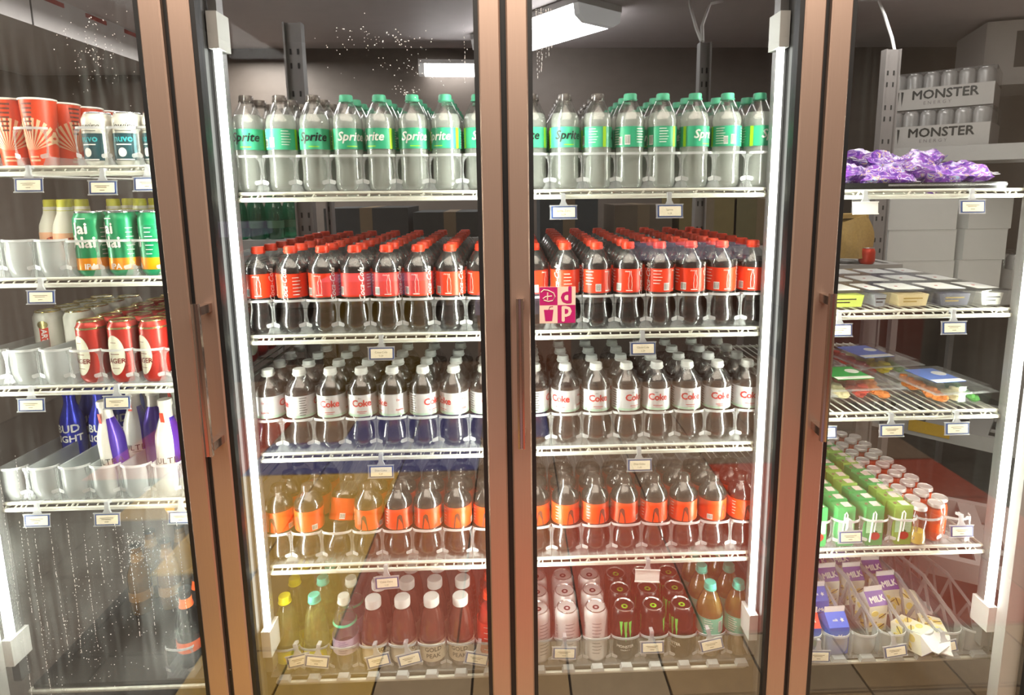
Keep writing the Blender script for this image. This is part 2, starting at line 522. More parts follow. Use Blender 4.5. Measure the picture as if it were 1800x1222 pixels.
# sticker on the pane: four squares, two of them pink
PINK = mat('sticker_pink', 'b0206a', .4, noise=.05)
CREAM = mat('sticker_cream', 'e6cdbb', .45, noise=.03)
st = thing('square_sticker', 'pink and cream square sticker with D, d, cup and p on the glass', 'sticker', (.1095, .0118, 1.249))
g = G()
obj('backing', G().box(-.0395, .0395, -.0008, 0, -.0405, .0405).mesh('backing', CREAM), st)
g.rect(-.0392, 0, 0, .0402, -.0011)
g.rect(0, .0392, -.0402, 0, -.0011)
obj('pink_square', g.mesh('pink_square', PINK), st)
g = G()
g.tube([(-.036, -.0014, .029), (-.030, -.0014, .0345), (-.020, -.0014, .033), (-.0085, -.0014, .027), (-.0055, -.0014, .019), (-.010, -.0014, .0105), (-.020, -.0014, .0085), (-.030, -.0014, .0115), (-.0315, -.0014, .015), (-.026, -.0014, .019), (-.012, -.0014, .0205)], .0013, 5)
g.tube([(-.0215, -.0014, .0285), (-.022, -.0014, .012)], .0014, 5)
obj('letter', g.mesh('letter', CREAM), st)
obj('letter', G().text('p', .048, .0195, -.0013, -.0105, bold=.03).mesh('letter', CREAM), st)
obj('letter', G().text('d', .052, .0195, -.0013, .0205, bold=.03).mesh('letter', PINK), st)
g = G()
g.add([(-.030, -.0013, -.010), (-.009, -.0013, -.010), (-.012, -.0013, -.0355), (-.027, -.0013, -.0355)], [(0, 3, 2, 1)])
g.tube([(-.019, -.0013, -.010), (-.017, -.0013, -.0035), (-.010, -.0013, -.0025)], .0009, 5)
obj('cup_emblem', g.mesh('cup_emblem', PINK), st)

# drops of condensation on the panes
def drops(name, door_i, spots, streaks):
    g = G()
    def d(x, z, r, el=1.):
        g.lathe([(r, 0), (r * .8, r * .35), (0, r * .5)], 6, m=0)
        n = 13 if False else len(g.v)
        k = 6 * 3
        for i in range(n - k, n):
            a, b, c = g.v[i]
            g.v[i] = (x + a, -c, z + b * el)
    for (x, z, sx, sz, n) in spots:
        for _ in range(n):
            d(random.gauss(x, sx), random.gauss(z, sz), random.uniform(.0005, .0013))
    for (x, za, zb) in streaks:
        z, xx = za, x
        while z > zb:
            d(xx, z, random.uniform(.0004, .0009), random.uniform(1.5, 5))
            z -= random.uniform(.003, .012)
            xx += random.gauss(0, .0004)
    o = obj(name, g.mesh(name, mat('water_drops', (.75, .76, .76), .08, spec=.8)), DOORS[door_i], (-DOORS[door_i].location.x, .0118, 0))
    o['kind'] = 'stuff'
DOORS = [o for o in C.objects if o.name.startswith('cooler_door')]
drops('condensation', 0, [(-.86, .70, .03, .03, 160), (-.95, .55, .10, .09, 130), (-.82, 1.78, .03, .04, 120), (-1.0, .45, .06, .05, 90)],
      [(-1.10 + .034 * k + random.uniform(-.008, .008), .78 - .05 * random.random(), .42 + .2 * random.random()) for k in range(11)] + [(-1.13, .95, .33), (-1.09, .93, .31)])
drops('condensation', 1, [(-.22, 1.80, .05, .012, 60), (-.16, 1.745, .05, .012, 70), (-.32, 1.79, .03, .03, 25), (-.20, 1.70, .015, .006, 25)], [(-.08, 1.83, 1.72)])
drops('condensation', 2, [(.075, 1.83, .008, .03, 50)], [(.068 + .005 * k, 1.86, 1.72 + .01 * k) for k in range(7)])

# ------------------------------------------------------------------ wire shelves
def wire_shelf(x0, x1, z, label, rods=2):
    t = thing('wire_shelf', label, 'shelf', ((x0 + x1) / 2, 0, z), group='white wire shelves in the cooler')
    h = (x1 - x0) / 2
    Y0, Y1 = .119, .80
    obj('front_rail', G().tube([(-h, Y0 + .012, 0), (-h + .001, Y0 + .003, 0), (-h + .006, Y0, 0), (h - .006, Y0, 0), (h - .001, Y0 + .003, 0), (h, Y0 + .012, 0)], .0052, 8).mesh('front_rail', WIRE), t)
    if rods > 1:
        obj('upper_rail', G().tube([(-h + .006, Y0 + .006, .0135), (h - .004, Y0 + .006, .0135)], .0042, 8).mesh('upper_rail', WIRE), t)
        g = G()
        n = int(2 * h / .145)
        for k in range(n + 1):
            x = -h + .05 + k * (2 * h - .1) / n
            g.tube([(x - .004, Y0 + .002, .001), (x + .003, Y0 + .004, .0125)], .0028, 5)
        obj('brace', g.mesh('brace', WIRE), t)['kind'] = 'stuff'
    if rods == 1:
        obj('deck_sheet', G().box(-h + .006, h - .006, Y0 + .008, Y1, .004, .0135).mesh('deck_sheet', mat('dark_deck', (.035, .03, .026), .5, noise=.2)), t)
        return t
    g = G()
    n = int(2 * h / .0245)
    for k in range(n + 1):
        x = -h + .012 + k * (2 * h - .024) / n
        g.tube([(x, Y0 - .001, .006), (x, Y0 + .012, .0125), (x, Y1, .0125)], .0019, 5)
    o = obj('wire_deck', g.mesh('wire_deck', WIRE), t)
    o['kind'] = 'stuff'
    for s in (-1, 1):
        obj('side_rail', G().tube([(s * h, Y0 + .01, 0), (s * h, Y1, 0)], .0045, 6).mesh('side_rail', WIRE), t)
    for y in (.36, .58, Y1):
        obj('cross_rail', G().tube([(-h, y, .0065), (h, y, .0065)], .0040, 6).mesh('cross_rail', WIRE), t)
    return t
ZC = [1.482, 1.149, .855, .557]
ZL = [1.545, 1.294, 1.037, .745]
ZR = [1.474, 1.185, .926, .557]
DECK = .250
LEVEL = ['topmost', 'second from the top', 'third from the top', 'fourth from the top']
for k in range(4):
    wire_shelf(-1.235, -.655, ZL[k], 'white wire shelf behind the leftmost door, ' + LEVEL[k])
    wire_shelf(-.6115, -.016, ZC[k], 'white wire shelf behind the left middle door, ' + LEVEL[k])
    wire_shelf(.018, .6155, ZC[k], 'white wire shelf behind the right middle door, ' + LEVEL[k])
    wire_shelf(.655, 1.242, ZR[k], 'white wire shelf behind the rightmost door, ' + LEVEL[k])
for k, (a, b) in enumerate(((-1.235, -.655), (-.6115, -.016), (.018, .6155), (.655, 1.30))):
    wire_shelf(a, b, DECK - .004, 'dark bottom deck with white front rail behind the ' + DOORN[k], 1)
# slotted uprights behind the shelves
SLOT = mat('slot_black', (.02, .02, .02), .8)
GREYP = mat('grey_painted_post', (.24, .22, .21), .5, noise=.1, nscale=(20, 20, 3))
def upright(x, y, ztop, wd, label):
    t = thing('slotted_upright', label, 'post', (x, y, 0), group='slotted uprights in the cold room')
    obj('post', G().box(-wd / 2, wd / 2, 0, .025, 0, ztop).box(-wd / 2, -wd / 2 + .006, -.012, 0, 0, ztop).box(wd / 2 - .006, wd / 2, -.012, 0, 0, ztop).mesh('post', GREYP), t)
    g = G()
    for k in range(int((ztop - 1.0) / .045)):
        for s in (-1, 1):
            z = ztop - .10 - k * .045
            if k % 3 < 2:
                g.box(s * wd * .2 - .003, s * wd * .2 + .003, -.0015, 0, z, z + .018)
    obj('slots', g.mesh('slots', SLOT), t)['kind'] = 'stuff'
upright(.678, .84, 1.985, .040, 'grey slotted upright rising behind the right middle shelves')
upright(-.70, .84, 2.05, .060, 'grey slotted upright behind the left middle shelves')
upright(1.552, 1.2, 2.04, .062, 'wide grey slotted upright behind the snack packs')
upright(-.615, .84, 1.80, .020, 'thin grey slotted upright near the clear caps')

# ------------------------------------------------------------------ soda bottles on the four middle levels
RED = mat('cap_red', 'e8401c', .38, noise=.06, nscale=(80, 80, 80))
LRED = mat('label_red', 'e03a18', .35, noise=.05, nscale=(30, 30, 30))
LORG = mat('label_orange', 'ee4a12', .35, noise=.06, nscale=(30, 30, 30))
GRN = mat('cap_green', '48a884', .38, noise=.06, nscale=(80, 80, 80))
LGRN = mat('label_green', '36a47a', .35, noise=.05, nscale=(30, 30, 30))
LGRN2 = mat('label_light_green', '48b48a', .35, noise=.05, nscale=(30, 30, 30))
LIME = mat('lime_ink', 'a8e020', .4)
INKW = mat('ink_white', 'f4f2ec', .4)
INKK = mat('ink_black', '121412', .4)
INKR = mat('ink_red', 'b81410', .45)
SILV = mat('label_silver', 'd0d2d4', .30, .35, noise=.06, nscale=(30, 30, 30))
CAPW = mat('cap_white', 'd6d8d4', .4, noise=.04, nscale=(80, 80, 80))
CAPK = mat('cap_dark', (.045, .036, .030), .25, noise=.2, nscale=(80, 80, 80))
CAPC = clear('cap_smoky', (.55, .5, .46), .35, (.25, .21, .19), .05, .2)

def cap_mesh(m, r=.0152, h=.0165, n=28, name='cap'):
    g = G()
    k = n * 2
    prof = [(r * .98, 0), (r, .002), (r, h - .003), (r * .90, h), (r * .72, h), (r * .70, h - .0006), (0, h - .0006)]
    vs, fs = [], []
    for j, (rr, z) in enumerate(prof):
        for i in range(k):
            q = rr * (1 - (.045 if (i % 2 and j in (1, 2)) else 0))
            a = 2 * pi * i / k
            vs.append((q * sin(a), -q * cos(a), z))
    for j in range(len(prof) - 1):
        for i in range(k):
            fs.append((j * k + i, j * k + (i + 1) % k, (j + 1) * k + (i + 1) % k, (j + 1) * k + i))
    g.add(vs, fs)
    return g, prof
def shift(g, dz, sc=1.):
    g.v = [(x, y, z * sc + dz) for x, y, z in g.v]
    return g
# contour bottle, unit height .207
CONT = [(.0, .003), (.014, .0035), (.022, .0005), (.0275, .001), (.0325, .007), (.0352, .020), (.0350, .030), (.0320, .044), (.0296, .056), (.0306, .068), (.0345, .080), (.0355, .086), (.0355, .146), (.0360, .150), (.0352, .157), (.0305, .168), (.0240, .179), (.0180, .1865), (.0140, .191), (.0128, .196), (.0128, .204)]
STRT = [(.0, .003), (.014, .0035), (.022, .0005), (.0275, .001), (.0322, .006), (.0342, .018), (.0335, .034), (.0328, .052), (.0330, .072), (.0345, .088), (.0342, .090), (.0342, .150), (.0350, .154), (.0347, .161), (.0315, .172), (.0255, .186), (.0195, .198), (.0150, .207), (.0130, .211), (.0130, .218)]
def rad(prof, z):
    for (r0, a), (r1, b) in zip(prof, prof[1:]):
        if a <= z <= b and b > a:
            return r0 + (r1 - r0) * (z - a) / (b - a)
    return prof[-1][0]
def liquid_of(prof, top, k=.955):
    p = [(0, .006)] + [(r * k, z + .002) for r, z in prof if r > .02 and .0 < z < top]
    p += [(rad(prof, top) * k, top), (0, top)]
    return p
def barcode(g, r, ang, z0, z1, wd, mw_, mk):
    rf = lambda z: r
    g.wraprect(-wd / 2, wd / 2, z0, z1, rf, mw_, ang)
    rf2 = lambda z: r + .0002
    n = 7
    for i in range(n):
        x = -wd / 2 + wd * (i + .7) / (n + .6)
        g.wrap([(x, z0 + .002), (x + wd * .055, z0 + .002), (x + wd * .055, z1 - .002), (x, z1 - .002)], rf2, mk, ang)
    return g
def lines(g, r, ang, z0, z1, wd, n, m):
    for i in range(n):
        z = z0 + (z1 - z0) * i / max(1, n - 1)
        q = wd * (.75 + .25 * ((i * 7) % 5) / 4)
        g.wraprect(-wd / 2, -wd / 2 + q, z, z + .0016, lambda zz: r, m, ang, 3)
    return g
def soda(prof, H0, H, liq, fill, lab, lz, art, capm, caph=.0165, shell=None):
    """body, liquid, label (with printed lettering) and cap; prof scaled from H0 to H"""
    k = H / H0
    P = [(r, z * k) for r, z in prof]
    body = G().lathe(P, 26).mesh('bottle_body', shell or SHELLM, ang=60)
    lq = G().lathe(liquid_of(P, fill * k), 22).mesh('drink', liq, ang=60)
    la, lb = lz[0] * k, lz[1] * k
    rl = rad(P, (la + lb) / 2) + .0006
    lm = G().lathe([(rl - .0004, la), (rl, la), (rl, lb), (rl - .0004, lb)], 30, caps=False).mesh('label', lab, ang=60)
    subs = []
    if art:
        for nm, fn, mats in art:
            g = G()
            fn(g, rl + .0005, la, lb)
            subs.append((nm, g.mesh(nm, *mats)))
    cg, _ = cap_mesh(capm, h=caph)
    ring = G().lathe([(.0128, P[-1][1] - .0105), (.0168, P[-1][1] - .010), (.0168, P[-1][1] - .008), (.0128, P[-1][1] - .0075)], 20, caps=False)
    shift(cg, H - caph)
    cg.add(ring.v, ring.f)
    cm = cg.mesh('cap', capm, ang=50)
    return [('bottle_body', body, []), ('drink', lq, []), ('label', lm, subs), ('cap', cm, [])]
def art_coke(g, r, a, b):
    zm = (a + b) / 2
    g.wraptext('Coca-Cola', .0185, r, .75, zm, rot=1, shear=.45, bold=.02)
    g.wraptext('Coca-Cola', .0185, r, -2.2, zm, rot=1, shear=.45, bold=.02)
    lines(g, r, 1.5, a + .006, b - .01, .020, 6, 0)
    lines(g, r, -1.5, a + .02, b - .006, .022, 5, 0)
    g.wraptext('share a', .0055, r, -.25, b - .005, bold=.02)
def art_cokeb(g, r, a, b):
    barcode(g, r, -.9, a + .004, a + .022, .014, 0, 1)
    barcode(g, r, 2.6, a + .004, a + .024, .015, 0, 1)
def art_coked(g, r, a, b):
    # small bottle outline printed white
    o = [(-.0035, 0), (.0035, 0), (.0045, .012), (.0035, .020), (.0042, .027), (.0015, .036), (.0015, .042), (-.0015, .042), (-.0015, .036), (-.0042, .027), (-.0035, .020), (-.0045, .012)]
    for (x0, z0), (x1, z1) in zip(o, o[1:] + o[:1]):
        g.wrap([(x0, a + .008 + z0), (x1, a + .008 + z1), (x1 + .0009, a + .008 + z1 + .0004), (x0 + .0009, a + .008 + z0 + .0004)], lambda z: r, 0, -.12)
    g.wraprect(-.010, .006, a + .004, a + .006, lambda z: r, 0, -.12)
def art_sprite(g, r, a, b, m=0):
    zm = (a + b) / 2
    g.wraptext('Sprite', .0275, r, 0, zm + .004, shear=.25, bold=.028, m=0)
    lines(g, r, 2.2, a + .006, b - .006, .024, 7, 1)
    lines(g, r, -2.3, a + .01, b - .006, .022, 6, 1)
def art_spritel(g, r, a, b):
    g.wraprect(-.012, .012, a + .005, a + .007, lambda z: r, 0, .05)
    g.wraprect(-.004, .004, a, b, lambda z: r, 0, 1.45, 1)
    g.wraprect(-.004, .004, a, b, lambda z: r, 0, -1.55, 1)
def art_spriteb(g, r, a, b):
    barcode(g, r, 3.05, a + .005, a + .027, .013, 0, 1)
    barcode(g, r, 2.55, a + .005, a + .023, .010, 0, 1)
def art_diet(g, r, a, b):
    zm = (a + b) / 2
    for q in (0, pi):
        g.wraptext('Coke', .0235, r, q, zm + .006, bold=.03, sp=.92)
        g.wraprect(-.012, .012, a + .012, a + .0135, lambda z: r, 0, q)
        g.wraprect(-.008, .008, a + .008, a + .009, lambda z: r, 0, q)
    g.wraptext("I'm a", .008, r, 1.5, zm + .012, bold=.02)
    g.wraptext('bottle', .008, r, 1.5, zm - .012, bold=.02)
def art_dietk(g, r, a, b):
    lines(g, r, -1.45, a + .006, b - .006, .018, 8, 0)
    g.wraptext('diet', .005, r, -.1, b - .008)
def art_dietg(g, r, a, b):
    g.lathe([(r - .0003, a + .0005), (r - .0003, a + .006)], 30, caps=False)
def art_zero(g, r, a, b):
    for q in (-.15, 2.2):
        g.wrap([(-.010, a), (.010, a), (.006, b - .016), (.0, b - .012), (-.006, b - .018)], lambda z: r, 0, q)
def art_zerow(g, r, a, b):
    lines(g, r, -1.15, a + .012, b - .008, .010, 5, 0)
    barcode(g, r, 1.15, a + .003, a + .017, .014, 0, 1)
    barcode(g, r, 3.4, a + .003, a + .017, .014, 0, 1)
HS = .219
SPR = {}
for kind in 'gd':
    lab, ink, cp = (LGRN, INKW, GRN) if kind == 'g' else (LGRN2, INKK, CAPC)
    SPR[kind] = soda(STRT, .2225, HS, WATER, .178, lab, (.098, .145), [('lettering', art_sprite, (ink, INKW)), ('lime_stripe', art_spritel, (LIME,)), ('barcode', art_spriteb, (INKW, INKK))], cp)
DARKI = mat('ink_smoke', (.10, .035, .02), .4)
COK = soda(CONT, .207, .2065, COLA, .158, LRED, (.0875, .144), [('lettering', art_coke, (INKW,)), ('barcode', art_cokeb, (INKW, INKK)), ('bottle_emblem', art_coked, (INKW,))], RED)
DIE = soda(CONT, .207, .199, COLA, .158, SILV, (.0875, .144), [('lettering', art_diet, (INKR,)), ('fine_print', art_dietk, (INKK,)), ('mint_band', art_dietg, (mat('mint_ink', 'b8d8c0', .3, .3),))], CAPW)
ZER = soda(CONT, .207, .194, COLA, .158, LORG, (.0875, .144), [('dark_wedge', art_zero, (DARKI,)), ('fine_print', art_zerow, (INKW, INKK))], CAPC)
def columns(specs, zbase, kinds, spins, nrow, desc, cat, grp, dy=.0745, y0=.1695):
    """8 + 8 columns of a shelf, each bottle an individual"""
    for side in (0, 1):
        xs = [-.592 + .0757 * k for k in range(8)] if side == 0 else [.0635 + .0768 * k for k in range(8)]
        for c, x in enumerate(xs):
            kd = kinds[side][c]
            for r in range(nrow if isinstance(nrow, int) else nrow[side][c]):
                lab = '%s, %s, %s from left, %s' % (desc[kd], ROW[r], ORD[c], DOORN[side + 1])
                jx = random.uniform(-.0012, .0012) if r else 0
                sp = spins[side][c] if r == 0 else random.uniform(-pi, pi)
                put(specs[kd], 'soda_bottle', lab, 'bottle', (x + jx, y0 + dy * r, zbase), 0, grp, spin=sp, skip=() if r < 2 else ('lettering', 'lime_stripe', 'barcode', 'bottle_emblem', 'fine_print', 'mint_band', 'dark_wedge'))
columns(SPR, ZC[0] + .0165, ('dddggggg', 'dddggggg'), ([.1, 2.9, .12, .45, -.55, .2, -.55, .5], [-.5, .15, 1.9, 2.9, 2.2, .6, -2.9, .75]), 6,
        {'g': 'green-capped clear soda bottle', 'd': 'smoky-capped clear soda bottle'}, 'bottle', 'clear soda bottles on the topmost middle shelf')
columns({'c': COK}, ZC[1] + .0165, ('c' * 8,) * 2, ([.35, -.9, .1, 2.8, .35, .1, .1, -.6], [1.0, -1.4, .9, .1, 1.2, .2, .3, -.2]), 8,
        {'c': 'red-capped cola bottle'}, 'bottle', 'red-capped cola bottles')
columns({'c': DIE}, ZC[2] + .0165, ('c' * 8,) * 2, ([-1.5, 1.9, .1, .15, -.9, .8, -.8, .5], [1.5, -.45, .05, .45, -.1, .05, .0, -.1]), 4,
        {'c': 'white-capped diet cola bottle'}, 'bottle', 'white-capped diet cola bottles')
spz = ([.0, -.5, 0, .0, .4, .1, .2, .1], [.4, .45, .55, -.2, .1, .1, -1.6, .3])
for side in (0, 1):
    pass
_put = put
def put(spec, name, label, cat, loc, rz=0., group=None, tilt=(0, 0), spin=0., skip=()):
    if spec is ZER and label.startswith('smoky-capped orange-labelled cola bottle, front row, third') and 'left middle' in label:
        # the one that has slumped backwards in its column
        return _put(spec, name, 'orange-labelled cola bottle leaning over in the third column behind the left middle door', cat, (-.447, .163, loc[2] + .006), 0, group, (math.radians(-24), math.radians(5)), -1.0, skip)
    return _put(spec, name, label, cat, loc, rz, group, tilt, spin, skip)
columns({'c': ZER}, ZC[3] + .0165, ('c' * 8,) * 2, spz, [[3, 3, 1, 3, 3, 3, 3, 3], [3] * 8],
        {'c': 'smoky-capped orange-labelled cola bottle'}, 'bottle', 'orange-labelled cola bottles')
put = _put

# ------------------------------------------------------------------ clear bottle glides
def glide(width, length, hlip, deep=False, bulge=.016, walls=None):
    w2 = width / 2 - .0008
    yf = .0
    parts = []
    g = G()
    n = 10
    pts = [(w2 * cos(pi - pi * i / n), yf + bulge * (1 - sin(pi * i / n)) - .0, hlip) for i in range(n + 1)]
    for dz0, dz1, th in ((-.003, .0025, .0022),):
        vs, fs = [], []
        for x, y, z in pts:
            vs += [(x, y, z + dz0), (x, y - th, z + dz0), (x, y - th, z + dz1), (x, y, z + dz1)]
        for i in range(n):
            for k in range(4):
                fs.append((i * 4 + k, i * 4 + (k + 1) % 4, i * 4 + 4 + (k + 1) % 4, i * 4 + 4 + k))
        g.add(vs, fs)
    parts.append(('lip', g.mesh('lip', GLIDEB), []))
    # web at each side: broad at the lip, waisted, flaring to the base
    g = G()
    for s in (-1, 1):
        pr = [(0, .002), (.016, .002), (.011, .012), (.006, .024), (.003, .040), (.0025, hlip - .03), (.005, hlip - .012), (.014, hlip - .003), (0, hlip - .003)]
        pr = [(s * (w2 - a), b) for a, b in pr]
        g.prism(pr if s < 0 else pr[::-1], bulge * .55, bulge * .55 + .0016, 'y')
    parts.append(('web', g.mesh('web', GLIDE), []))
    g = G()
    for s in (-1, 1):
        g.add([(s * (w2 - a), bulge * .55 - .002 - c, b) for a, b, c in [(.0, .020, 0), (.012, .017, .003), (.015, .021, .004), (.014, .026, .004), (.0, .030, 0)]], [(0, 1, 2, 3, 4) if s > 0 else (4, 3, 2, 1, 0)])
    parts.append(('tab', g.mesh('tab', GLIDEB), []))
    g = G().box(-w2, w2, .004, length, -.0010, .0004)
    for k in range(5):
        x = -w2 * .7 + k * w2 * .35
        g.box(x - .001, x + .001, .01, length, .0004, .0012)
    parts.append(('base_track', g.mesh('base_track', GLIDE), []))
    g = G()
    for s in (-1, 1):
        x = s * (w2 - .0008)
        h = hlip - .004 if deep else .022
        poly = [(.012, .0), (length, .0), (length, .016), (length * .55, h * .75 if not deep else h * .9), (.012, h)]
        g.prism(poly, x - .0006, x + .0006, 'x')
    parts.append(('side_wall', g.mesh('side_wall', GLIDEM if deep else GLIDE), []))
    if deep:
        g = G()
        n = 8
        vs, fs = [], []
        for i in range(n + 1):
            a = pi - pi * i / n
            x, y = w2 * .94 * cos(a), yf + bulge * (1 - sin(pi * i / n)) + .001
            for z in (.001, hlip * .35, hlip * .55, hlip - .004):
                vs.append((x * (1 - .0 * z), y + (.010 if z < .01 else 0), z))
        for i in range(n):
            for k in (0, 1, 2):
                fs.append((i * 4 + k, i * 4 + 4 + k, i * 4 + 5 + k, i * 4 + 1 + k))
        g.add(vs, fs)
        parts.append(('front_wall', g.mesh('front_wall', GLIDEM), []))
    return parts
def split_sym(parts):
    """left and right pieces of web, tab and side wall become parts of their own"""
    out = []
    for nm, me, subs in parts:
        if nm in ('web', 'tab', 'side_wall'):
            n = len(me.polygons) // 2
            vs = [tuple(v.co) for v in me.vertices]
            fs = [tuple(p.vertices) for p in me.polygons]
            for q in (fs[:n], fs[n:]):
                used = sorted({i for f in q for i in f})
                mp = {i: k for k, i in enumerate(used)}
                out.append((nm, G().add([vs[i] for i in used], [tuple(mp[i] for i in f) for f in q]).mesh(nm, me.materials[0]), []))
        else:
            out.append((nm, me, subs))
    return out
GW = [split_sym(glide(.0757, .62, .082)), split_sym(glide(.0768, .62, .082))]
FLAV = ['clear soda', 'red-capped cola', 'diet cola', 'orange-labelled cola']
for lv in range(4):
    for side in (0, 1):
        for c in range(8):
            x = -.592 + .0757 * c if side == 0 else .0635 + .0768 * c
            put(GW[side], 'bottle_glide', 'clear glide under %s column of %s bottles, %s' % (ORD[c], FLAV[lv], DOORN[side + 1]), 'bottle glide', (x, .126, ZC[lv] + .0158), group='clear glides on the middle shelves')

# ------------------------------------------------------------------ cans
GOLD = mat('gold_metal', (.62, .52, .22), .25, .9, noise=.08, nscale=(60, 60, 60))
ALU = mat('bare_aluminium', (.72, .72, .72), .25, .9, noise=.05, nscale=(60, 60, 60))
def can(r, h, bodym, lidm, art=(), tabm=None, neck=.80, bands=()):
    n = 26
    prof = [(r * .78, .0), (r * .86, .003), (r * .99, .010), (r, .014), (r, h - .020), (r * .985, h - .015), (r * neck + .001, h - .004), (r * neck, h - .003)]
    g = G().lathe(prof, n)
    for za, zb, k in bands:
        g.lathe([(r + .0002, za), (r + .0004, za), (r + .0004, zb), (r + .0002, zb)], n, m=k, caps=False)
    body = g.mesh('can_body', bodym, *[q for q in BANDM.get(id(bands), ())], ang=40)
    l = G().lathe([(r * neck - .001, h - .0045), (r * neck + .0012, h - .003), (r * neck + .0012, h - .0006), (r * neck + .0002, h), (r * neck - .0008, h - .001), (r * neck - .003, h - .0045), (0, h - .0045)], n).mesh('lid', lidm)
    tb = G().lathe([(.0085, h - .0042), (.0095, h - .0034), (.0085, h - .0026), (.004, h - .0026), (.004, h - .0034)], 10, cy=-.004)
    tb.lathe([(.0, h - .0042), (.0045, h - .0042), (.0045, h - .0036), (.0, h - .0036)], 8, cy=.007)
    tab = tb.mesh('pull_tab', tabm or lidm)
    subs = []
    for nm, fn, mats in art:
        g = G()
        fn(g, r + .0008, h)
        subs.append((nm, g.mesh(nm, *mats)))
    return [('can_body', body, subs), ('lid', l, [('pull_tab', tab)])]
BANDM = {}
def banded(lst, mats):
    BANDM[id(lst)] = mats
    return lst
KEEP = []
def ell(g, r, ang, z, a, b, m=0, n=20):
    k = []
    for i in range(6):
        x0, x1 = -a + 2 * a * i / 6, -a + 2 * a * (i + 1) / 6
        f = lambda x: b * math.sqrt(max(0, 1 - (x / a) ** 2))
        for j in range(4):
            u0, u1 = x0 + (x1 - x0) * j / 4, x0 + (x1 - x0) * (j + 1) / 4
            g.wrap([(u0, z - f(u0)), (u1, z - f(u1)), (u1, z + f(u1)), (u0, z + f(u0))], lambda zz: r, m, ang)
ROWW = lambda r: ROW[r]

# ---- leftmost door, topmost shelf: tapered cups and short cans
zs = ZL[0] + .0165
CUPR = mat('cup_orange_red', 'e0471f', .4, noise=.08, nscale=(30, 30, 30))
CUPC = mat('cup_ray_cream', 'e8c09a', .45)
CUPW = mat('cup_rim_white', 'f0ece2', .4)
CUPD = mat('cup_stripe_dark', '6a2c1c', .5)
cr = lambda z: .0262 + (.0345 - .0262) * z / .150
def cup_parts():
    body = G().lathe([(.0262, .002), (cr(.03), .03), (.0345, .148)], 28).mesh('cup_body', CUPR)
    rays, strp = G(), G()
    for q in (0, pi):
        for k in range(-6, 7):
            a0 = k * .20
            p = [(0 + k * .0006, .036), (.050 * sin(a0 - .06), .036 + .072 * cos(a0 - .06)), (.050 * sin(a0 + .06), .036 + .072 * cos(a0 + .06))]
            p = [(x * (1 + abs(k) * .05), z) for x, z in p]
            if abs(k) % 1 == 0:
                for i in range(8):
                    u, v = i / 8, (i + 1) / 8
                    L = lambda c, f: (p[0][0] + (p[c][0] - p[0][0]) * f, p[0][1] + (p[c][1] - p[0][1]) * f)
                    rays.wrap([L(1, u), L(2, u), L(2, v), L(1, v)], lambda z: cr(z) + .0007, 0, q + (L(1, u)[0] * (1 / cr(.036) - 1 / cr(L(1, u)[1]))) * 0)
        for k in range(7):
            z = .078 + k * .0095
            strp.wraprect(-.006 - k * .0012, .006 + k * .0012, z, z + .004, lambda zz: cr(zz) + .001, 0, q, 4)
    rays.wraprect(-.012, .012, .012, .016, lambda z: cr(z) + .0006, 0, .0, 3)
    rays.wraprect(-.010, .010, .020, .0235, lambda z: cr(z) + .0006, 0, .0, 3)
    rim = G().lathe([(.0335, .146), (.0362, .147), (.0362, .150), (.0335, .151), (.0325, .149)], 28).lathe([(.0245, 0), (.0272, 0), (.0272, .003), (.0245, .003)], 28, caps=False).mesh('rim', CUPW)
    return [('cup_body', body, [('sun_rays', rays.mesh('sun_rays', CUPC)), ('stripes', strp.mesh('stripes', CUPD))]), ('rim', rim, [])]
CUPS = cup_parts()
CUPLAB = [('orange-red sunburst cup, left one of the front pair on the topmost left shelf', -1.118, .168), ('orange-red sunburst cup in front, beside the short white cans', -1.056, .168),
          ('orange-red cup, second row back behind the left sunburst cup', -1.122, .242), ('orange-red cup, second row back behind the right sunburst cup', -1.054, .242),
          ('orange-red cup, third row back, left column of the topmost left shelf', -1.124, .316), ('orange-red cup, third row back, right column beside the short cans', -1.048, .316),
          ('orange-red cup, fourth row back, just left of the short cans', -1.046, .390)]
for i, (l, x, y) in enumerate(CUPLAB):
    put(CUPS, 'paper_cup', l, 'cup', (x, y, zs), [.25, -.1, .8, 1.3, .2, 1.1, .5][i], 'orange sunburst cups')
NUO_W = mat('can_warm_white', 'e2dfd2', .35, .2, noise=.05)
NUO_T = mat('can_deep_teal', '1c4a52', .35, .3)
NUO_C = mat('ink_turquoise', '38b0b8', .4)
def art_nuo(g, r, h):
    g.wraprect(-.030, .030, .012, .072, lambda z: r, 0, 0, 12)
def art_nuot(g, r, h):
    g.wraptext('nuvo', .021, r + .0005, 0, .060, bold=.03)
def art_nuow(g, r, h):
    for x in (-.012, 0, .012):
        g.lathe([(.0, 0)], 3) if False else None
    ell(g, r + .0005, -.1, .030, .009, .010)
    g.wraprect(-.016, .016, .046, .0485, lambda z: r + .0005)
    g.wraprect(-.020, .020, .013, .0155, lambda z: r + .0005)
def art_nuok(g, r, h):
    g.wraptext('lowire', .019, r, 0, .088, shear=.4)
    g.wraprect(-.018, .018, .077, .0782, lambda z: r)
NUO = can(.0325, .119, NUO_W, ALU, [('teal_panel', art_nuo, (NUO_T,)), ('lettering', art_nuot, (NUO_C,)), ('script', art_nuok, (INKK,)), ('white_motif', art_nuow, (INKW,))])
for c in range(3):
    for r in range(5):
        put(NUO, 'short_can', 'short white and teal can, %s, %s can column from left' % (ROW[r], ORD[c]), 'can', (-.9255 + .0665 * c, .165 + .068 * r, zs), 0, 'short white and teal cans', spin=[-.18, .12, -.3][c] if r == 0 else random.uniform(-1, 1), skip=() if r == 0 else ('lettering', 'script', 'white_motif'))
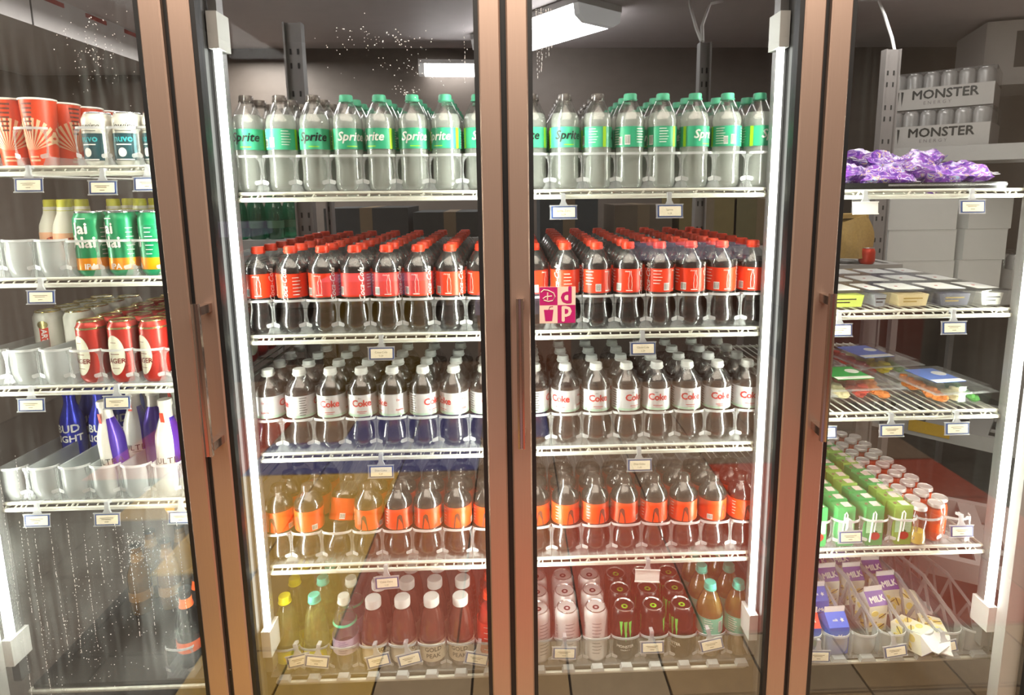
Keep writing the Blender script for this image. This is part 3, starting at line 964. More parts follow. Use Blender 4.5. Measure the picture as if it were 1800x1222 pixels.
for c in range(7):
    put(glide(.066, .5, .075) if c == 0 else GWL, 'bottle_glide', 'clear plastic glide, %s from left on the topmost shelf, leftmost door' % ORD[c], 'bottle glide', (-1.188 + .0665 * c, .124, zs - .0008), group='clear glides behind the leftmost door') if False else None

# ---- leftmost door, second shelf: tall green and orange cans, white bottles with yellow caps
zs = ZL[1] + .0165
JG = mat('can_green', '128a58', .3, .25, noise=.05)
JO = mat('can_orange', 'f0960c', .3, .2)
def art_jai(g, r, h):
    g.wraptext('Jai', .036, r, -.05, .110, bold=.035)
    g.wraptext('Alai', .036, r, .02, .078, bold=.035)
def art_jai2(g, r, h):
    g.wraptext('IPA', .018, r, .35, .022, bold=.03)
    lines(g, r, 1.4, .05, .11, .018, 7, 0)
    g.wraprect(-.012, .012, .132, .134, lambda z: r)
b1 = banded([(.0145, .042, 1)], (JO,)); KEEP.append(b1)
JAI = can(.0335, .149, JG, ALU, [('lettering', art_jai, (INKW,)), ('small_print', art_jai2, (INKW,))], bands=b1)
for c in range(4):
    for r in range(2):
        put(JAI, 'tall_can', 'tall green and orange can, %s, %s from left, second left shelf' % (ROW[r], ORD[c]), 'can', (-.975 + .0735 * c, .170 + .072 * r, zs), 0, 'tall green and orange cans', spin=[.0, -.45, -1.3, .3][c], skip=() if r == 0 else ('lettering', 'small_print'))
WB = mat('bottle_cream_white', 'e0dccb', .3, noise=.04)
YC = mat('cap_yellow', 'c8c23c', .4, noise=.06)
PEACH = mat('label_peach', 'e8b08a', .4)
DKR = mat('ink_dark_red', '7a1c1c', .4)
WBP = [(.0, .0), (.027, .0), (.030, .004), (.030, .095), (.0285, .112), (.022, .130), (.0175, .142), (.0165, .150), (.0165, .158)]
def art_peach(g, r, a, b):
    ell(g, r + .0003, .1, (a + b) / 2, .020, .022)
def art_peach2(g, r, a, b):
    for k in range(14):
        t = 2 * pi * k / 14
        x, z = .0175 * cos(t), .0195 * sin(t)
        g.wrap([(x - .002, (a + b) / 2 + z - .002), (x + .002, (a + b) / 2 + z - .002), (x + .002, (a + b) / 2 + z + .002), (x - .002, (a + b) / 2 + z + .002)], lambda q: r + .0008, 0, .1)
WBT = soda(WBP, .176, .176, WB, .15, PEACH, (.030, .095), [('label_disc', art_peach, (mat('ink_orange', 'd8622c', .4),)), ('seal_letters', art_peach2, (DKR,))], YC, .018, shell=WB)
WBT = [WBT[0], WBT[2], WBT[3]]
for k, (x, y) in enumerate([(-1.155, .30), (-1.085, .25), (-1.012, .32), (-.945, .32), (-.872, .32), (-.80, .32), (-1.165, .375), (-1.095, .325), (-1.02, .395), (-.95, .395)]):
    put(WBT, 'milk_bottle', 'cream bottle with yellow cap, %s from left behind the tall green cans' % ORD[k] if k < 6 else 'cream bottle with yellow cap, rear row, %s from the left' % ORD[k - 6], 'bottle', (x, y, zs), 0, 'cream bottles with yellow caps', spin=.4 + .3 * (k % 3))
BLU = mat('can_blue', '2838a0', .35, .3, noise=.1)
BLC = can(.031, .120, BLU, ALU)
for k, (x, y) in enumerate([(-1.195, .46), (-1.195, .53), (-1.130, .50), (-1.130, .57)]):
    put(BLC, 'blue_can', 'plain blue can far back left, %s column, %s' % (ORD[k // 2], 'nearer one' if k % 2 == 0 else 'farther one'), 'can', (x, y, zs), 0, 'blue cans at the back of the second left shelf')

# ---- leftmost door, third shelf: white cans with red banner, red lager cans with gold lids
zs = ZL[2] + .0165
ARTW = mat('can_white', 'e4e2d6', .35, .1, noise=.04)
ARTR = mat('can_banner_red', 'd83a24', .4)
def art_arb(g, r, h):
    g.wraprect(-.010, .010, .040, .108, lambda z: r, 0, 0, 4)
def art_art(g, r, h):
    g.wraptext('ARTOIS', .0185, r + .0006, 0, .073, rot=-1, bold=.02)
def art_arg(g, r, h):
    ell(g, r + .0003, -.05, .116, .012, .010)
ART = can(.0335, .149, ARTW, GOLD, [('banner', art_arb, (ARTR,)), ('lettering', art_art, (INKW,)), ('gold_crest', art_arg, (GOLD,))])
k = 0
for c, x in enumerate((-1.198, -1.121)):
    for r in range(4):
        put(ART, 'tall_can', 'tall white can with red banner, %s of its column, %s white column from left' % (ORD[r], ORD[c]), 'can', (x, .300 + .07 * r, zs), 0, 'tall white cans with a red banner', spin=[.25, 2.2][c] if r == 0 else .3 + r)
LAGR = mat('can_lager_red', 'a82a20', .3, .3, noise=.06)
LAGC = mat('label_cream', 'dcdcc4', .45)
def art_lag(g, r, h):
    for q in (-.2, 2.6):
        ell(g, r, q, .068, .024, .048)
def art_lagt(g, r, h):
    for q in (-.2, 2.6):
        g.wraptext('LAGER', .0165, r + .0006, q, .054, bold=.02)
        g.wraprect(-.012, .012, .070, .0715, lambda z: r + .0006, 0, q)
        g.wraprect(-.010, .010, .036, .0372, lambda z: r + .0006, 0, q)
        g.wraprect(-.007, .007, .098, .0992, lambda z: r + .0006, 0, q)
b2 = banded([(.130, .1345, 1)], (GOLD,)); KEEP.append(b2)
LAG = can(.0325, .150, LAGR, GOLD, [('label_oval', art_lag, (LAGC,)), ('lettering', art_lagt, (DKR,))], bands=b2)
GOLDB = banded([(.118, .134, 1)], (GOLD,))
for c in range(5):
    for r in range(8):
        put(LAG, 'lager_can', 'red lager can with gold lid, %s, %s red column from left, leftmost door' % (ROW[r], ORD[c]), 'can', (-.9985 + .0737 * c, .166 + .0685 * r, zs), 0, 'red lager cans', spin=[-.2, .0, -.3, .1, .1][c] if r == 0 else random.uniform(-2, 2), skip=() if r == 0 else ('lettering',))

# ---- leftmost door, fourth shelf: aluminium bottles
zs = ZL[3] + .0165
BUD = mat('bottle_royal_blue', '2a34b4', .25, .5, noise=.05)
ULW = mat('bottle_pearl_white', 'e8e4da', .3, .2)
ULP = mat('wrap_purple', '4a2a9c', .25, .4)
ABP = [(.0, .0), (.026, .0), (.0295, .004), (.0295, .118), (.0280, .132), (.0205, .156), (.0150, .172), (.0138, .186), (.0142, .200)]
def alu(bodym, capm, H, art, wrapm=None):
    k = H / .212
    P = [(r, z * k) for r, z in ABP]
    body = G().lathe(P, 26).mesh('bottle_body', bodym, ang=50)
    cap = G().lathe([(.0150, H - .016), (.0165, H - .015), (.0165, H - .003), (.0150, H), (0, H)], 22).mesh('cap', capm)
    subs = []
    for nm, fn, m in art:
        g = G()
        fn(g, lambda z: rad(P, z) + .0009, H)
        subs.append((nm, g.mesh(nm, *m)))
    out = [('bottle_body', body, subs)]
    if wrapm:
        out.append(('wrap', G().lathe([(r + .0006, z) for r, z in P if .003 < z < H - .03], 14, .35, .35 + pi).mesh('wrap', wrapm, ang=50), []))
    return out + [('cap', cap, [])]
def art_bud(g, rf, H):
    g.wraptext('BUD', .030, rf, .0, .112, bold=.03)
    g.wraptext('LIGHT', .026, rf, .0, .084, bold=.03)
def art_ult(g, rf, H):
    g.wraptext('ULTRA', .021, rf, .0, .085, sp=1.1)
    g.wraprect(-.014, .014, .074, .0752, rf, 0, .0)
def art_rib(g, rf, H):
    g.wrap([(-.006, .205), (.004, .205), (.006, .178), (.001, .168), (-.004, .178)][::-1], lambda z: rf(.19) + .002, 0, -.55)
BUDB = alu(BUD, BUD, .217, [('lettering', art_bud, (INKW,))])
ULTB = alu(ULW, ULW, .235, [('lettering', art_ult, (INKK,)), ('red_ribbon', art_rib, (mat('ink_ribbon_red', 'd8381c', .4),))], ULP)
for k, (x, y) in enumerate([(-1.196, .33), (-1.118, .33), (-1.196, .40), (-1.118, .40), (-1.196, .47), (-1.118, .47)]):
    put(BUDB, 'aluminium_bottle', 'royal blue aluminium bottle, %s row, %s of the two blue columns' % (ORD[k // 2], ('left', 'right')[k % 2]), 'bottle', (x, y, zs), [.15, .35][k % 2], 'royal blue aluminium bottles')
ul = [(-.986, .182, .1, 'white and purple bottle in front, purple side towards the left, beside empty glides'), (-.853, .178, .5, 'white and purple bottle in front with black lettering, rightmost in view'),
      (-.932, .262, -2.3, 'white and purple bottle, second row, turned to its purple back'), (-.842, .262, 1.0, 'white and purple bottle, second row behind the lettered one'), (-.982, .262, .5, 'white and purple bottle, second row behind the purple front one'),
      (-.775, .178, -1.6, 'white and purple bottle in front, half hidden by the door stile'), (-.925, .345, .4, 'white and purple bottle, third row, left column'), (-.848, .345, .6, 'white and purple bottle, third row, right column')]
for x, y, rz, l in ul:
    put(ULTB, 'aluminium_bottle', l, 'bottle', (x, y, zs), rz, 'white and purple aluminium bottles', (0, math.radians(-4) if y < .2 and x < -.95 else 0))

# ---- leftmost door, bottom: dark bottles with orange bands behind the misted pane
zs = DECK + .010
DKB = clear('dark_glass', (.10, .07, .05), .35, (.03, .025, .022), .05, .1)
AMB = mat('amber_glass', (.16, .075, .012), .2, noise=.3, nscale=(20, 20, 20))
ORB = mat('band_orange', 'f0641c', .4)
BPR = [(.0, .0), (.027, .0), (.0305, .004), (.0305, .115), (.0285, .130), (.0180, .160), (.0140, .178), (.0132, .205), (.0140, .212)]
def beer(m, bandm, art=True):
    body = G().lathe(BPR, 24).mesh('bottle_body', m, ang=50)
    b_ = G().lathe([(.0315, .045), (.0315, .075)], 24, caps=False).mesh('label', bandm)
    nb = G().lathe([(rad(BPR, z) + .001, z) for z in (.165, .178, .190)], 20, caps=False).mesh('neck_band', bandm)
    c_ = G().lathe([(.0130, .207), (.0155, .208), (.0150, .214), (.010, .217), (0, .217)], 20).mesh('crown_cap', BLACK)
    return [('bottle_body', body, []), ('label', b_, []), ('neck_band', nb, []), ('crown_cap', c_, [])]
DKS, AMS = beer(mat('black_glass', (.010, .009, .009), .12, noise=.3), ORB), beer(AMB, mat('label_gold', '9a6a20', .4))
for k, (x, y) in enumerate([(-.862, .19), (-.788, .19), (-.868, .265), (-.792, .265), (-.872, .34)]):
    put(DKS, 'beer_bottle', 'black bottle with orange bands, %s row, %s' % (ORD[k // 2], ['left one', 'right one beside the stile'][k % 2]) + ' behind the misted pane', 'bottle', (x, y, zs), 0, 'black bottles with orange bands')
for k, (x, y) in enumerate([(-1.115, .40), (-1.040, .42), (-1.118, .475), (-1.042, .50)]):
    put(AMS, 'beer_bottle', 'amber bottle with gold label, blurred by mist, %s row, %s one' % (ORD[k // 2], ('left', 'right')[k % 2]), 'bottle', (x, y, zs), 0, 'amber bottles behind the misted pane')
pn = thing('price_pennant', 'amber triangular pennant hanging under the lowest left shelf', 'pennant', (-.885, .20, .735), (0, 0, 0))
obj('cord', G().tube([(.0, 0, -.002), (0, 0, -.028)], .001, 5).mesh('cord', WHITE), pn)
obj('flag', G().prism([(-.017, -.028), (.017, -.026), (.006, -.082)], 0, .001).mesh('flag', mat('flag_amber', 'c08a1c', .5, noise=.1)), pn)

# glides behind the leftmost door (empty pockets on the left)
GWL = split_sym(glide(.0735, .55, .084))
GWD = split_sym(glide(.0735, .50, .086, True, .024))
for lv, n, x0, h in ((0, 7, -1.188, 0), (1, 7, -1.1955, 1), (2, 7, -1.2195, 2), (3, 7, -1.2125, 3)):
    for c in range(n):
        x = x0 + (.0735 if lv else .0665) * c
        if lv == 0 and c < 4 and c % 2:
            continue
        deep = (lv == 1 and c < 3) or (lv == 2 and c < 3) or (lv == 3)
        put(GWD if deep else GWL, 'bottle_glide', 'clear plastic glide, %s from left on the %s shelf, leftmost door' % (ORD[c], LEVEL[lv].split(' from')[0]), 'bottle glide', (x, .122, ZL[lv] + .0160), group='clear glides behind the leftmost door')
put(GWL, 'bottle_glide', 'clear plastic glide under the black bottles behind the misted pane', 'bottle glide', (-.862, .128, DECK + .0095), group='clear glides behind the leftmost door')

# ------------------------------------------------------------------ price tags
PAPER = mat('tag_paper', 'faf2d8', .6, noise=.04)
BLUEB = mat('tag_blue_border', '2c4a86', .5)
TAGC = clear('tag_holder_plastic', (.9, .91, .92), .5, (.86, .87, .9), .04, .15)
PRINT = mat('tag_print', '6f6a4c', .6)
_tags = {}
def tag_parts(wd, ht, lines_, blank=False):
    key = (wd, ht, lines_, blank)
    if key not in _tags:
        a, b = wd / 2, ht / 2
        fr = G()
        fr.box(-a, a, .0, .0012, -b, b)
        fr.box(-a - .001, a + .001, -.0016, .0012, b - .0015, b + .001).box(-a - .001, a + .001, -.0016, .0012, -b - .001, -b + .0015)
        cl = G().prism([(-.010, b), (.010, b), (.005, b + .010), (.005, b + .026), (-.005, b + .026), (-.005, b + .010)], -.001, .004).box(-.0045, .0045, -.002, .016, b + .022, b + .028)
        sp = [('holder', fr.mesh('holder', TAGC if not blank else WHITE), []), ('clip', cl.mesh('clip', TAGC), [])]
        if not blank:
            bd = G().box(-a + .0035, a - .0015, -.0012, 0, -b + .002, b - .002).mesh('border', BLUEB)
            pp = G().box(-a + .007, a - .0045, -.0018, -.0012, -b + .0045, b - .0045).mesh('paper', PAPER)
            g = G()
            if lines_:
                g.text(lines_[0], .0068, 0, -.0020, .003)
                g.text(lines_[1], .0058, 0, -.0020, -.0055)
            else:
                g.box(-.016, .016, -.0021, -.0018, .0035, .0045).box(-.012, .010, -.0021, -.0018, .0, .001).box(-.005, .005, -.0021, -.0018, -.0062, -.005)
            sp.append(('border', bd, [('paper', pp), ('print', g.mesh('print', PRINT))]))
        _tags[key] = sp
    return _tags[key]
def ptag(x, z, label, rot=0., ln=None, wd=.062, ht=.031, blank=False, y=.104):
    t = put(tag_parts(wd, ht, ln, blank), 'price_tag', label, 'price tag', (x, y, z), group='price tags on the shelf edges')
    t.rotation_euler = (math.radians(-7), math.radians(rot), 0)
TG = 'blue bordered price tag '
ptag(.131, 1.447, TG + 'under the smoky-capped clear sodas, right middle door', 0, ('Sprite Zero', '5.29'))
ptag(.376, 1.447, TG + 'under the green-capped clear sodas, right middle door', 0, ('Sprite', '5.29'))
ptag(-.299, 1.122, TG + 'under the red-capped colas, left middle door', 0, ('Coca-Cola', '5.29'))
ptag(.320, 1.122, TG + 'under the red-capped colas, right middle door', 0, ('Coca-Cola', '5.29'))
ptag(-.314, .827, TG + 'under the diet colas, left middle door', 0, ('Diet Coke', '5.29'))
ptag(.317, .827, TG + 'under the diet colas, right middle door', 0, ('Diet Coke', '5.29'))
ptag(-.314, .531, TG + 'under the orange-labelled colas, left middle door', -3, ('Coke Zero', '5.29'))
ptag(.343, .527, 'white blank price tag under the orange-labelled colas, right middle door', 4, None, blank=True)
ptag(-1.052, 1.520, TG + 'under the orange sunburst cups', 0)
ptag(-.893, 1.513, TG + 'under the short white and teal cans, middle one', 0)
ptag(-.795, 1.520, TG + 'on the topmost left shelf, cut by the door stile', 0)
ptag(-1.059, 1.269, TG + 'under the empty glides of the second left shelf', 0)
ptag(-1.115, 1.014, TG + 'under the tall white cans', 0)
ptag(-.919, 1.016, TG + 'under the red lager cans', 0)
ptag(-1.141, .724, TG + 'on the lowest left shelf, left one', 0)
ptag(-.976, .722, TG + 'on the lowest left shelf, middle one', 0)
ptag(-.801, .722, TG + 'on the lowest left shelf, right one at the stile', 0)
ptag(.836, 1.449, 'white blank price tag under the purple snack bags', 0, None, .060, .028, True)
ptag(1.091, 1.449, TG + 'under the purple snack bags', 0)
ptag(.795, 1.158, TG + 'under the lime-green pack, cut by the door stile', 0)
ptag(1.076, 1.159, TG + 'under the white-lidded packs', 0)
ptag(.775, .900, TG + 'under the lunch trays, cut by the door stile', 0)
ptag(.944, .901, TG + 'under the lunch trays, left of two', 0)
ptag(1.110, .902, TG + 'under the lunch trays, right of two', 0)
TGB = 'tilted price tag '
ptag(-.545, .325, TGB + 'clipped under the yellow-capped bottle', -12, y=.100)
ptag(-.498, .325, TGB + 'clipped under the teal-capped bottle', 8, y=.095)
ptag(-.345, .316, TGB + 'clipped under the first tea bottle', -13, y=.100)
ptag(-.266, .318, TGB + 'clipped under the second tea bottle', -14, y=.100)
ptag(-.095, .312, TGB + 'clipped under the red drink beside the centre stile', 12, y=.100)
ptag(.130, .319, TGB + 'clipped under the white cans', 3, y=.100)
ptag(.358, .327, TGB + 'clipped under the middle black can', 0, y=.100)
ptag(.513, .328, TGB + 'clipped under the amber juice bottles', -12, y=.100)
ptag(.858, .620, TG + 'clipped in front of the green juice boxes', 0, y=.100)
ptag(1.147, .627, TG + 'clipped in front of the orange drinks', 0, y=.100)
ptag(.798, .283, TGB + 'clipped in front of the red and blue milk carton', 3, y=.100)
ptag(1.003, .290, TGB + 'clipped on the empty glide between milk cartons', -8, y=.100)
ptag(1.138, .296, TGB + 'clipped in front of the fallen vanilla cartons', -12, y=.100)

# ------------------------------------------------------------------ bottom level behind the two middle doors
zs = DECK + .0105
FOOT = ('front_foot', G().prism([(-.017, -.006), (.017, -.006), (.013, .004), (-.013, .004)], -.012, .006, 'y').mesh('front_foot', GLIDEB), [])
G5 = [split_sym(glide(.0757, .55, .078, False, .020)) + [FOOT], split_sym(glide(.0768, .55, .078, False, .020)) + [FOOT]]
NM5 = [['yellow-capped', 'teal-capped', 'purple-labelled', 'first tea', 'second tea', 'third tea', 'fourth tea', 'red drink'], ['white can (at the stile)', 'second white can', 'third white can', 'first black can', 'second black can', 'third black can', 'first juice', 'second juice']]
for side in (0, 1):
    for c in range(8):
        x = -.592 + .0757 * c if side == 0 else .0665 + .0765 * c
        put(G5[side], 'bottle_glide', 'clear plastic glide on the bottom level, %s column, %s' % (NM5[side][c].replace('(', '').replace(')', ''), DOORN[side + 1]), 'bottle glide', (x, .120, zs - .0008), group='clear glides on the bottom level')
# low foot of each glide showing under the deck rail
LEM = clear('lemonade', (.80, .82, .50), .30, (.62, .66, .22), .0, .1, 1.15)
TEAL = mat('cap_teal', '48b8a4', .4, noise=.06, nscale=(80, 80, 80))
YELL = mat('cap_bright_yellow', 'e8d81c', .4, noise=.06, nscale=(80, 80, 80))
TEA = clear('amber_tea', (.50, .20, .12), .50, (.28, .085, .055), .0, .1, 1.15)
APJ = clear('apple_juice', (.85, .62, .18), .42, (.62, .40, .05), .0, .1, 1.15)
REDD = mat('red_drink', (.62, .03, .02), .25, noise=.1)
LEMP = [(.0, .003), (.022, .0005), (.030, .002), (.0335, .012), (.0335, .070), (.0325, .080), (.0300, .110), (.0250, .140), (.0195, .160), (.0158, .170), (.0140, .176), (.0140, .184)]
TEAP = [(.0, .003), (.022, .0005), (.030, .002), (.0340, .012), (.0340, .085), (.0325, .100), (.0285, .125), (.0235, .140), (.0195, .150), (.0185, .158), (.0185, .165)]
APP = [(.0, .003), (.022, .0005), (.030, .002), (.0345, .012), (.0345, .118), (.0350, .124), (.0330, .138), (.0270, .155), (.0190, .172), (.0150, .182), (.0140, .188), (.0140, .194)]
def art_lemon(g, r, a, b):
    ell(g, r, .2, (a + b) / 2, .012, .012)
    ell(g, r, 1.6, (a + b) / 2, .014, .013)
def art_words(txt1, txt2, size):
    def f(g, r, a, b):
        zm = (a + b) / 2
        g.wraptext(txt1, size, r, 0, zm + size * .55, bold=.02)
        g.wraptext(txt2, size, r, 0, zm - size * .55, bold=.02)
    return f
LYEL = mat('label_lemon', 'd8dc50', .4, noise=.08)
LEM1 = soda(LEMP, .192, .205, LEM, .150, LYEL, (.030, .062), [('lemon_print', art_lemon, (mat('lemon_print', 'f0e000', .4),))], YELL, .020)
LEM2 = soda(LEMP, .192, .205, LEM, .150, LYEL, (.030, .062), [('lemon_print', art_lemon, (mat('lemon_print', 'f0e000', .4),))], TEAL, .020)
WTR = soda(LEMP, .192, .200, clear('plain_water', (.90, .92, .93), .12, (.8, .82, .82), 0, .1, 1.15), .150, mat('label_lilac', 'c8bcd0', .4, noise=.06), (.050, .090), [('fine_print', lambda g, r, a, b: lines(g, r, .15, a + .006, b - .006, .026, 6, 0), (mat('ink_lilac', '8474a0', .4),)), ], CAPW, .022)
WTRB = G().lathe([(.0312, .128), (.0285, .133)], 24, caps=False).mesh('mint_ring', mat('mint_ring', '4cb890', .4))
WTR.append(('mint_ring', WTRB, []))
TEAB = soda(TEAP, .175, .190, TEA, .150, mat('label_tea_cream', 'c8b8a0', .45, noise=.1), (.022, .070), [('lettering', art_words('GOLD', 'PEAK', .0165), (mat('ink_tea_brown', '3c2c24', .4),))], CAPW, .024)
# wider cap for tea
g_, _ = cap_mesh(CAPW, r=.0205, h=.022)
TEAB[3] = ('cap', shift(g_, .190 - .022).mesh('cap', CAPW, ang=50), [])
APB = soda(APP, .201, .205, APJ, .165, mat('label_mint', '6cc4a8', .4, noise=.06), (.072, .117), [('fine_print', lambda g, r, a, b: lines(g, r, -.7, a + .008, b - .006, .024, 6, 0), (INKW,)), ('barcode', lambda g, r, a, b: barcode(g, r, .25, a + .006, b - .008, .013, 0, 1), (INKW, INKK))], TEAL, .020)
PWR = soda(LEMP, .192, .200, REDD, .150, mat('label_bright_red', 'e03020', .35), (.040, .120), [('white_bars', lambda g, r, a, b: lines(g, r, -.2, a + .01, b - .01, .03, 5, 0), (INKW,))], RED, .020)
LAB5 = [(LEM1, 'yellow-capped lemonade bottle'), (LEM2, 'teal-capped lemonade bottle'), (WTR, 'white-capped water bottle with lilac label'), (TEAB, 'brown tea bottle with white cap'), (TEAB, 'brown tea bottle with white cap'), (TEAB, 'brown tea bottle with white cap'), (TEAB, 'brown tea bottle with white cap'), (PWR, 'bright red drink bottle beside the centre stile')]
for c, (sp, nm) in enumerate(LAB5):
    for r in range(3 if c != 2 else 2):
        l = nm + ', ' + ROW[r] + (', %s tea column' % ORD[c - 3] if 3 <= c <= 6 else '') + ', bottom level'
        put(sp, 'drink_bottle', l, 'bottle', (-.592 + .0757 * c, .160 + .0725 * r, zs), 0, 'drink bottles on the bottom level', spin=[.1, .2, -.1, .9, 1.4, .15, -.1, .2][c] if r == 0 else random.uniform(-2, 2))
CANW = mat('can_pearl', 'd8d4d2', .35, .25, noise=.05)
TABR = mat('tab_wine', '5a2028', .35, .3)
INKG = mat('ink_grey', '6c6468', .4)
def art_wlines(g, r, h):
    for q in (.2, 2.4, -2.0):
        lines(g, r, q, .030, .115, .026, 10, 0)
    g.wraptext('ULTRA', .012, r, -1.0, .09, rot=1)
MW = can(.0320, .147, CANW, ALU, [('fine_print', art_wlines, (INKG,))], tabm=TABR)
CANK = mat('can_black', '141414', .25, .3, noise=.1)
CLAW = mat('ink_claw_green', '58d85c', .35)
def art_claw(g, r, h):
    for q, zs_ in ((-.1, 1), (pi, 1)):
        for x, w_, l_ in ((-.012, .0042, .042), (0., .0048, .058), (.012, .0042, .048)):
            z1_ = .118
            pts = [(x - w_, z1_), (x + w_, z1_ + .002), (x + w_ * .6, z1_ - l_ * .5), (x + w_ * .9, z1_ - l_ * .55), (x + .001, z1_ - l_), (x - w_ * .5, z1_ - l_ * .5)]
            g.wrap(pts[::-1], lambda z: r, 0, q)
def art_mont(g, r, h):
    g.wraptext('MONSTER', .0105, r, -.1, .046, bold=.03)
    g.wraptext('ENERGY', .0055, r, -.1, .036, sp=1.3)
MK = can(.0320, .147, CANK, ALU, [('claw_mark', art_claw, (CLAW,)), ('lettering', art_mont, (INKW,))], tabm=mat('tab_green', '8cc828', .35, .3))
for c in range(3):
    for r in range(3):
        put(MW, 'tall_can', 'tall pearl-white can, %s, %s of three white columns, bottom level' % (ROW[r], ORD[c]), 'can', (.0665 + .0765 * c, .160 + .068 * r, zs), 0, 'tall pearl-white cans', spin=[.3, .0, -.2][c])
        put(MK, 'tall_can', 'black can with green tab, %s, %s black column' % (ROW[r], ORD[c]), 'can', (.0665 + .0765 * (c + 3), .160 + .068 * r, zs), 0, 'tall black cans with green tabs', spin=[.05, 1.3, -.9][c])
for c in range(2):
    for r in range(3):
        put(APB, 'juice_bottle', 'amber juice bottle with mint label, %s, %s of two juice columns' % (ROW[r], ORD[c]), 'bottle', (.0665 + .0765 * (c + 6), .160 + .0735 * r, zs), 0, 'amber juice bottles', spin=[.35, .0][c] if r == 0 else .8 * r)

# ------------------------------------------------------------------ rightmost door, topmost shelf: purple snack bags on a black tray
zs = ZR[0] + .0165
t = thing('serving_tray', 'black tray carrying the purple snack bags on the topmost right shelf', 'tray', (.985, .30, zs))
TRK = mat('tray_black', (.012, .012, .013), .2, noise=.2)
obj('tray_base', G().box(-.20, .20, -.155, .16, 0, .003).mesh('tray_base', TRK), t)
g = G()
for x0, x1, y0, y1 in ((-.21, .21, -.165, -.155), (-.21, .21, .16, .17), (-.21, -.20, -.155, .16), (.20, .21, -.155, .16)):
    g.box(x0, x1, y0, y1, 0, .016)
obj('tray_rim', g.mesh('tray_rim', TRK), t)
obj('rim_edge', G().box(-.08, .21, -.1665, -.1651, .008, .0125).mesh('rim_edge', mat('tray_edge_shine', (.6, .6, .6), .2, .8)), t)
def bag_mat(name, seed):
    m, tr, out = nt(name)
    b = tr.nodes.new('ShaderNodeBsdfPrincipled')
    b.inputs['Roughness'].default_value = .34
    tc = tr.nodes.new('ShaderNodeTexCoord')
    mp = tr.nodes.new('ShaderNodeMapping')
    mp.inputs['Location'].default_value = (seed, seed * .7, 0)
    mp.inputs['Scale'].default_value = (8, 8, 14)
    nz = tr.nodes.new('ShaderNodeTexNoise')
    nz.inputs['Detail'].default_value = .6
    nz.inputs['Distortion'].default_value = 1.6
    cr_ = tr.nodes.new('ShaderNodeValToRGB')
    cr_.color_ramp.interpolation = 'CONSTANT'
    els = [(0, '4a2088'), (.40, '7a3aa0'), (.53, 'd0c8e0'), (.565, '5a2a9a'), (.63, 'c8a888'), (.68, '9ab0dc'), (.73, '6a3098')]
    cr_.color_ramp.elements[0].color = S(els[0][1])
    cr_.color_ramp.elements[1].position = els[-1][0]
    cr_.color_ramp.elements[1].color = S(els[-1][1])
    for p, c in els[1:-1]:
        e = cr_.color_ramp.elements.new(p)
        e.color = S(c)
    tr.links.new(tc.outputs['Object'], mp.inputs[0])
    tr.links.new(mp.outputs[0], nz.inputs['Vector'])
    tr.links.new(nz.outputs[0], cr_.inputs[0])
    tr.links.new(cr_.outputs[0], b.inputs['Base Color'])
    tr.links.new(b.outputs[0], out.inputs[0])
    return m
BAGM = [bag_mat('snack_foil_%s' % n, k * 3.1) for k, n in enumerate(('plum', 'violet', 'lilac'))]
CRIMP = mat('foil_crimp', 'd8d4e0', .25, .3, noise=.1, nscale=(60, 60, 60))
def bag_mesh(seed, L=.075, W=.055, H=.026):
    rnd = random.Random(seed)
    ph = [rnd.uniform(0, 6.3) for _ in range(8)]
    n, m_ = 14, 10
    vs, fs = [], []
    for side in (1, -1):
        for j in range(m_ + 1):
            for i in range(n + 1):
                u, v = -1 + 2 * i / n, -1 + 2 * j / m_
                e = max(0, (1 - u ** 4) * (1 - v ** 4)) ** .6
                z = side * H * e * (1 + .25 * sin(5 * u + ph[0]) * cos(4 * v + ph[1]) + .18 * sin(11 * u + 7 * v + ph[2]))
                z += .006 * sin(2.2 * u + ph[3]) + .004 * sin(9 * v + ph[4])
                vs.append((u * L * (1 - .06 * cos(3 * v + ph[5])), v * W * (1 - .08 * cos(2.5 * u + ph[6])), z))
    N = (n + 1) * (m_ + 1)
    for s_ in (0, 1):
        for j in range(m_):
            for i in range(n):
                a = s_ * N + j * (n + 1) + i
                q = (a, a + 1, a + n + 2, a + n + 1)
                fs.append(q if s_ == 0 else q[::-1])
    return G().add(vs, fs)
def crimps(L=.075, W=.055):
    out = []
    for s_ in (-1, 1):
        g = G()
        for k in range(9):
            y0, y1 = -W * .85 + W * 1.7 * k / 9, -W * .85 + W * 1.7 * (k + 1) / 9
            z = .003 * sin(k * 1.7)
            g.box(min(s_ * L * .98, s_ * (L + .011)), max(s_ * L * .98, s_ * (L + .011)), y0, y1, z, z + .0012)
        out.append(('crimp', g.mesh('crimp', CRIMP), []))
    return out
bags = [(-.155, -.085, .022, 0, 0, .3, 'leftmost in front on the tray'), (-.06, -.09, .022, .15, .1, -.4, 'second in front, showing a white corner'), (.05, -.095, .026, -.1, .1, .2, 'in the middle front of the tray'), (.135, -.08, .024, .1, -.1, -.3, 'rightmost in front on the tray'),
        (-.13, .03, .024, .1, .2, 1.2, 'behind the leftmost one'), (.0, .03, .030, .0, .1, .9, 'in the middle of the heap'), (.11, .03, .028, .2, 0, 1.6, 'behind the rightmost one'),
        (-.01, -.02, .062, .2, .12, .1, 'lying on top of the heap, middle'), (.075, -.01, .058, -.15, -.15, .5, 'lying on top of the heap, right'), (-.06, .10, .05, .1, .3, .2, 'at the back of the tray')]
